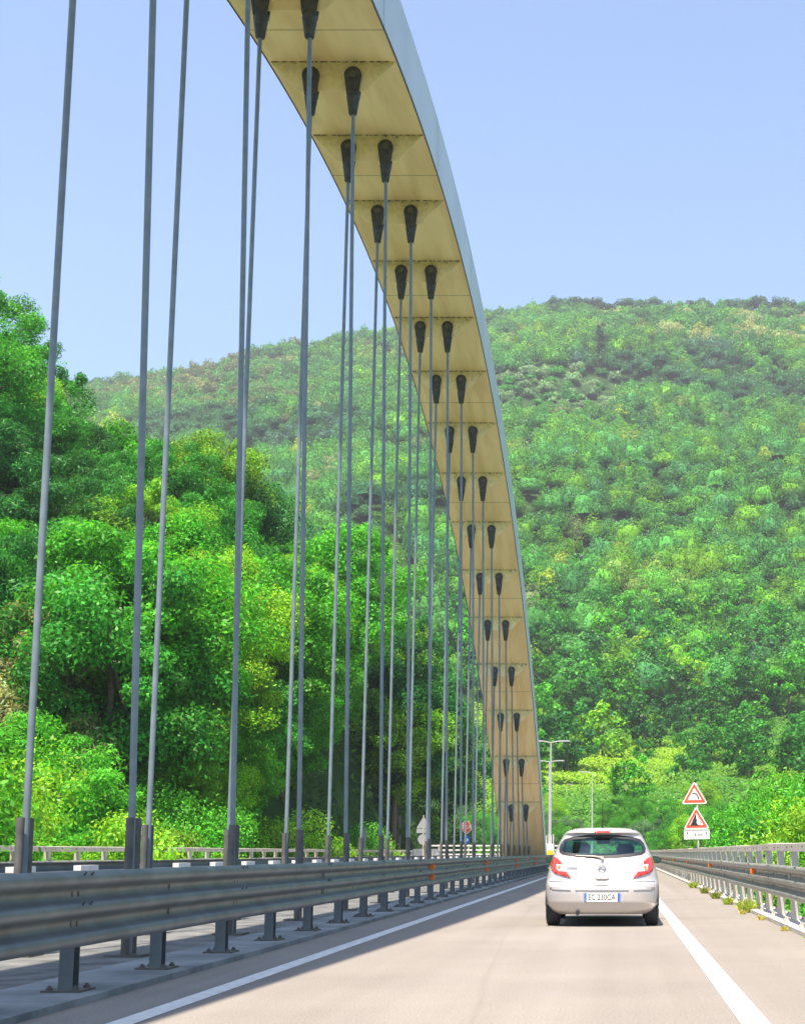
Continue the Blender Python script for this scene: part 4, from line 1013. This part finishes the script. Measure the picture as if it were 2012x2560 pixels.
# distant forest: one mass
def forest():
    rg = np.random.default_rng(3)
    gx, gy = np.meshgrid(np.arange(-430, 180, 6.3), np.arange(283, 868, 6.6))
    gx = (gx+(np.arange(gx.shape[0])[:, None] % 2)*3.1).ravel(); gy = gy.ravel()
    Xt = gx+rg.uniform(-2.6, 2.6, len(gx)); Yt = gy+rg.uniform(-2.8, 2.8, len(gx)); T = Xt/Yt
    k_ = (T > -.50) & (T < .20) & (rg.random(len(T)) > .05); Xt, Yt, T = Xt[k_], Yt[k_], T[k_]; N = len(T)
    Zt = terrain(Xt, Yt)
    px = (VPX+F_PX*T)/1.178
    elev = (Zt+6)/Yt; py = (VPY-F_PX*elev)/1.178     # used only to lay out which kinds grow where
    n1 = wob(Xt, Yt, 21, 7)+.6*wob(Xt, Yt, 9, 4); n2 = wob(Xt, Yt, 33, 9)+.5*wob(Xt, Yt, 13, 8)
    Zr = (Yt-270)/580.0      # 0 at the foot, 1 on the ridge
    P3 = {k: np.array(v) for k, v in PAL.items()}
    base = np.zeros((N, 3)); kind = np.zeros(N, int)
    for i in range(N):
        r = rg.random(); z = Zr[i]
        if z > .965 and T[i] > -.05: c = P3['pine'] if r < .85 else P3['mid']; kind[i] = 1
        elif T[i] > -.02 and .70 < z < .95 and n1[i] > -.15: c = P3['tan']*.85 if r < .55 else P3['mid']
        elif T[i] < -.22 and z > .62 and n1[i] > -.3: c = P3['brown']*.85 if r < .45 else P3['tan']*.6 if r < .52 else P3['mid']
        elif -.10 < T[i] < -.0 and .50 < z < .62 and n2[i] > -.4: c = P3['olive']*.85 if r < .6 else P3['mid']; kind[i] = 2
        elif n2[i] > .75 and z > .2: c = P3['pine']*1.3 if r < .45 else P3['dark']; kind[i] = 1 if r < .3 else 0
        elif n1[i] > .9: c = P3['tan']*.3+P3['lime']*.4 if r < .35 else P3['lime']*.6 if r < .7 else P3['lush']*.9
        elif r < .02: c = P3['yellow']*.8
        elif r < .035: c = P3['brown']
        elif r < .15: c = P3['lime']*.6+P3['mid']*.2
        elif r < .62: c = P3['mid']
        elif r < .80: c = P3['dark']*1.25
        else: c = P3['lush']*.8
        base[i] = c*(np.array([1.25, .96, 1.35]) if c[0] < .12 and kind[i] == 0 else np.array([.92, 1.0, .9]))*rg.uniform(.78, 1.32)
    sz = .68+.75*rg.uniform(0, 1, N)**1.5
    cs, ns, ss, cc, ev, ef, ec = [], [], [], [], [], [], []
    la, lo = np.meshgrid(np.linspace(-.5, math.pi/2, 5), np.linspace(0, 2*math.pi, 9)[:-1], indexing='ij')
    core = np.stack([np.cos(la)*np.cos(lo), np.cos(la)*np.sin(lo), np.sin(la)], -1).reshape(-1, 3)
    cf = [(a*8+b, a*8+(b+1) % 8, (a+1)*8+(b+1) % 8, (a+1)*8+b) for a in range(4) for b in range(8)]
    nvv = 0
    for i in range(N):
        d_ = Yt[i]; leaf = max(.66, d_/1448*2.2)
        H = 8.0*sz[i]; R = 3.9*sz[i]
        rz = {0: .95, 1: .62, 2: .75}[kind[i]]; lift = {0: .40, 1: .75, 2: .22}[kind[i]]*H
        if kind[i] == 2: R *= .72
        if kind[i] == 0 and rg.random() < .12: rz = 1.6; R *= .72          # a taller, narrower crown
        cnt = int(np.clip(2.2*2*3.14*R*R/(leaf*leaf*.33), 110, 620))
        ph = rg.uniform(0, 6.28, 6); fr = rg.uniform(2.2, 4.2, 3)
        def lump(d): return 1+.17*(np.sin(fr[0]*d[:, 0]*1.6+ph[0])+np.sin(fr[1]*d[:, 1]*1.6+ph[1])+np.sin(fr[2]*d[:, 2]*2+ph[2]))+.08*np.sin(9*d[:, 0]+ph[3])*np.sin(9*d[:, 1]+ph[4])
        d = rg.normal(size=(cnt, 3)); d[:, 2] = np.abs(d[:, 2])-.25; d /= np.linalg.norm(d, axis=1, keepdims=True)
        off = np.array([Xt[i], Yt[i], Zt[i]+lift])
        r = R*lump(d)*(1.04-.15*np.abs(rg.normal(size=cnt)))
        cs.append(off+d*r[:, None]*np.array([1, 1, rz]))
        n = d+rg.normal(size=d.shape)*.42; n /= np.linalg.norm(n, axis=1, keepdims=True); ns.append(n)
        ss.append(leaf*rg.uniform(.7, 1.3, cnt)); b = rg.uniform(.74, 1.26, cnt)
        hue = rg.normal(0, .07, cnt)
        cc.append(base[i][None]*np.stack([b*(1+hue), b, b*(1-hue)], 1))
        cr = R*.66*lump(core); ev.append(off+core*cr[:, None]*np.array([1, 1, rz])); ef += [tuple(q+nvv for q in f) for f in cf]; nvv += len(core); ec.append(np.repeat(base[i][None]*.9, len(cf), 0))
    c = np.vstack(cs); print('forest leaves', len(c), N)
    fm = bpy.data.materials.new('inner_canopy'); fm.use_nodes = True; fb = fm.node_tree.nodes['Principled BSDF']; fb.inputs['Roughness'].default_value = 1; fb.inputs['Specular IOR Level'].default_value = 0
    fa = fm.node_tree.nodes.new('ShaderNodeAttribute'); fa.attribute_name = 'Col'; fm.node_tree.links.new(fa.outputs['Color'], fb.inputs['Base Color'])
    o = quads(c, np.vstack(ns), np.concatenate(ss), .62, rg, np.vstack(cc), 'distant_forest', [M['leaf'], fm], extra=(np.vstack(ev), ef, np.vstack(ec)))
    tag(o, 'dense mixed forest covering the far hillside up to its ridge', 'forest', kind='stuff')
forest()
# bright groundcover of the terraced slope
def groundcover():
    rg = np.random.default_rng(9); N = 150000
    Yt = np.sqrt(rg.uniform(150**2, 300**2, N)); T = rg.uniform(-.10, .18, N); X = T*Yt; Z = terrain(X, Yt)
    hump = np.maximum(0, wob(X, Yt, 3.1, 2))*1.3+np.maximum(0, wob(X, Yt, 1.3, 5))*.6
    clear = (X > -9) & (X < 7) & (Yt > 180) & (Yt < 197); hump = np.where(clear, hump*.15, hump)
    c = np.stack([X, Yt, Z+hump*rg.uniform(.3, 1, N)+.1], 1)
    n = rg.normal(size=(N, 3))*.6; n[:, 2] += 1.1; n[:, 1] -= .5; n /= np.linalg.norm(n, axis=1, keepdims=True)
    f = sstep(-.5, .9, wob(X, Yt, 17, 3)+.5*wob(X, Yt, 6, 6))[:, None]
    col = (np.array([.30, .52, .03])*f+np.array([.10, .30, .03])*(1-f))*rg.uniform(.65, 1.3, (N, 1))
    o = quads(c, n, rg.uniform(.3, .7, N), .6, rg, col, 'groundcover', [M['leaf']])
    tag(o, 'bright yellow-green creepers and grass carpeting the terraced slope', 'groundcover', kind='stuff')
groundcover()
# dark undergrowth filling the left bank and valley floor below the right parapet
def undergrowth():
    rg = np.random.default_rng(19); N = 110000
    Yt = rg.uniform(40, 175, N); X = rg.uniform(-60, -15, N); m = rg.random(N) < .35; X[m] = rg.uniform(3.5, 30, m.sum()); Yt[m] = rg.uniform(10, 120, m.sum())
    Z = terrain(X, Yt)+rg.uniform(0, 1, N)**2*np.where(m, 2.2, 2.5)*(.4+np.abs(wob(X, Yt, 3, 1)))
    n = rg.normal(size=(N, 3)); n[:, 2] += 1; n /= np.linalg.norm(n, axis=1, keepdims=True)
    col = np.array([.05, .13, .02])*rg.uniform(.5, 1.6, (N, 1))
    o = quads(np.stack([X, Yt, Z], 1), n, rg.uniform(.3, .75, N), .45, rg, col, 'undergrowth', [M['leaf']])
    tag(o, 'leafy undergrowth between and below the near trees', 'undergrowth', kind='stuff')
undergrowth()
# weeds at the right kerb
def weed(x, y, h, n, seed, label, tint):
    rg = np.random.default_rng(seed); n = n*2; th = rg.uniform(0, 6.28, n); r = h*.55*np.sqrt(rg.uniform(0, 1, n))
    bx = r*np.cos(th)*.7; by = r*np.sin(th)*1.8; L = h*rg.uniform(.35, 1.0, n)*(1-.5*r/(h*.55))
    lean = rg.normal(0, .35, (n, 2))+np.stack([np.cos(th), np.sin(th)], 1)*.3*(r/(h*.55))[:, None]
    a = rg.uniform(0, 6.28, n); wd = rg.uniform(.004, .014, n)*(1+h)
    vs = []; fs = []; colr = []
    for i in range(n):
        dx, dy = math.cos(a[i])*wd[i], math.sin(a[i])*wd[i]; lx, ly = lean[i]*L[i]
        o = len(vs); b = (bx[i], by[i], 0)
        vs += [(b[0]-dx*.5, b[1]-dy*.5, -.01), (b[0]+dx*.5, b[1]+dy*.5, -.01), (b[0]+lx*.45+dx, b[1]+ly*.45+dy, L[i]*.6), (b[0]+lx, b[1]+ly, L[i]), (b[0]+lx*.45-dx, b[1]+ly*.45-dy, L[i]*.6)]
        fs.append((o, o+1, o+2, o+3, o+4)); k = rg.uniform(.6, 1.4); colr.append((tint[0]*k*rg.uniform(.8, 1.2), tint[1]*k, tint[2]*k, 1))
    me = bpy.data.meshes.new('weed_clump'); me.from_pydata(vs, [], fs); me.materials.append(M['leaf'])
    at = me.attributes.new('Col', 'FLOAT_COLOR', 'FACE'); at.data.foreach_set('color', np.array(colr, np.float32).ravel())
    o = bpy.data.objects.new('weed_clump', me); C.objects.link(o)
    o.location = (x, y, .0 if x < KR else .11); tag(o, label, 'weeds', 'weed clumps along the right kerb')
G, Yl = (.30, .42, .07), (.60, .56, .18)
weed(2.38, 17.6, .22, 260, 1, 'small green weed clump at the right kerb, nearest the bottom right corner', G)
weed(2.22, 16.9, .08, 70, 2, 'sparse dry tuft on the shoulder beside the nearest weed clump', Yl)
weed(2.36, 20.9, .10, 120, 3, 'thin yellow grass tuft in the kerb gap, second nearest', Yl)
weed(2.36, 24.3, .12, 90, 4, 'thin yellow tuft on the kerb edge below the third orange reflector', Yl)
weed(2.42, 27.5, .33, 420, 5, 'tallest yellow-green weed clump growing up against the parapet posts', (.42, .50, .10))
weed(2.25, 26.6, .12, 160, 6, 'low yellow grass spreading on the shoulder by the tallest weeds', Yl)
weed(2.36, 31.5, .22, 260, 7, 'yellow-green weed clump on the kerb halfway to the car', (.42, .50, .10))
weed(2.36, 35.5, .22, 260, 8, 'bushy weed clump on the kerb just beyond the halfway one', (.28, .33, .06))
weed(2.36, 40, .25, 260, 9, 'weed clump on the kerb close to the silver car', (.32, .33, .08))
weed(2.36, 46, .28, 260, 10, 'weed clump on the kerb just right of the silver car', (.42, .50, .10))
for k, (root, H, R) in protos.items():
    if k not in used:
        for ch in list(root.children): bpy.data.objects.remove(ch)
        bpy.data.objects.remove(root)

# lettering becomes plain mesh
bpy.context.view_layer.update(); dg = bpy.context.evaluated_depsgraph_get()
for o in [o for o in C.objects if o.type == 'FONT']:
    me = bpy.data.meshes.new_from_object(o.evaluated_get(dg)); nm = o.name
    n = bpy.data.objects.new(nm, me); C.objects.link(n); n.parent = o.parent; n.location = o.location; n.rotation_euler = o.rotation_euler; n.scale = o.scale
    bpy.data.objects.remove(o); n.name = nm

# ------------------------------------------------------------------ haze
mb = MB(); mb.box(-1500, 900, -60, 1000, -12, 420)
hz = mb.build('haze', [])
m = bpy.data.materials.new('summer_haze'); m.use_nodes = True; m.node_tree.nodes.clear()
pv = m.node_tree.nodes.new('ShaderNodeVolumePrincipled'); pv.inputs['Color'].default_value = (.95, .92, 1, 1); pv.inputs['Density'].default_value = 0.00027
pv.inputs['Anisotropy'].default_value = 0.2
oo = m.node_tree.nodes.new('ShaderNodeOutputMaterial'); m.node_tree.links.new(pv.outputs[0], oo.inputs['Volume'])
hz.data.materials.append(m); tag(hz, kind='stuff')
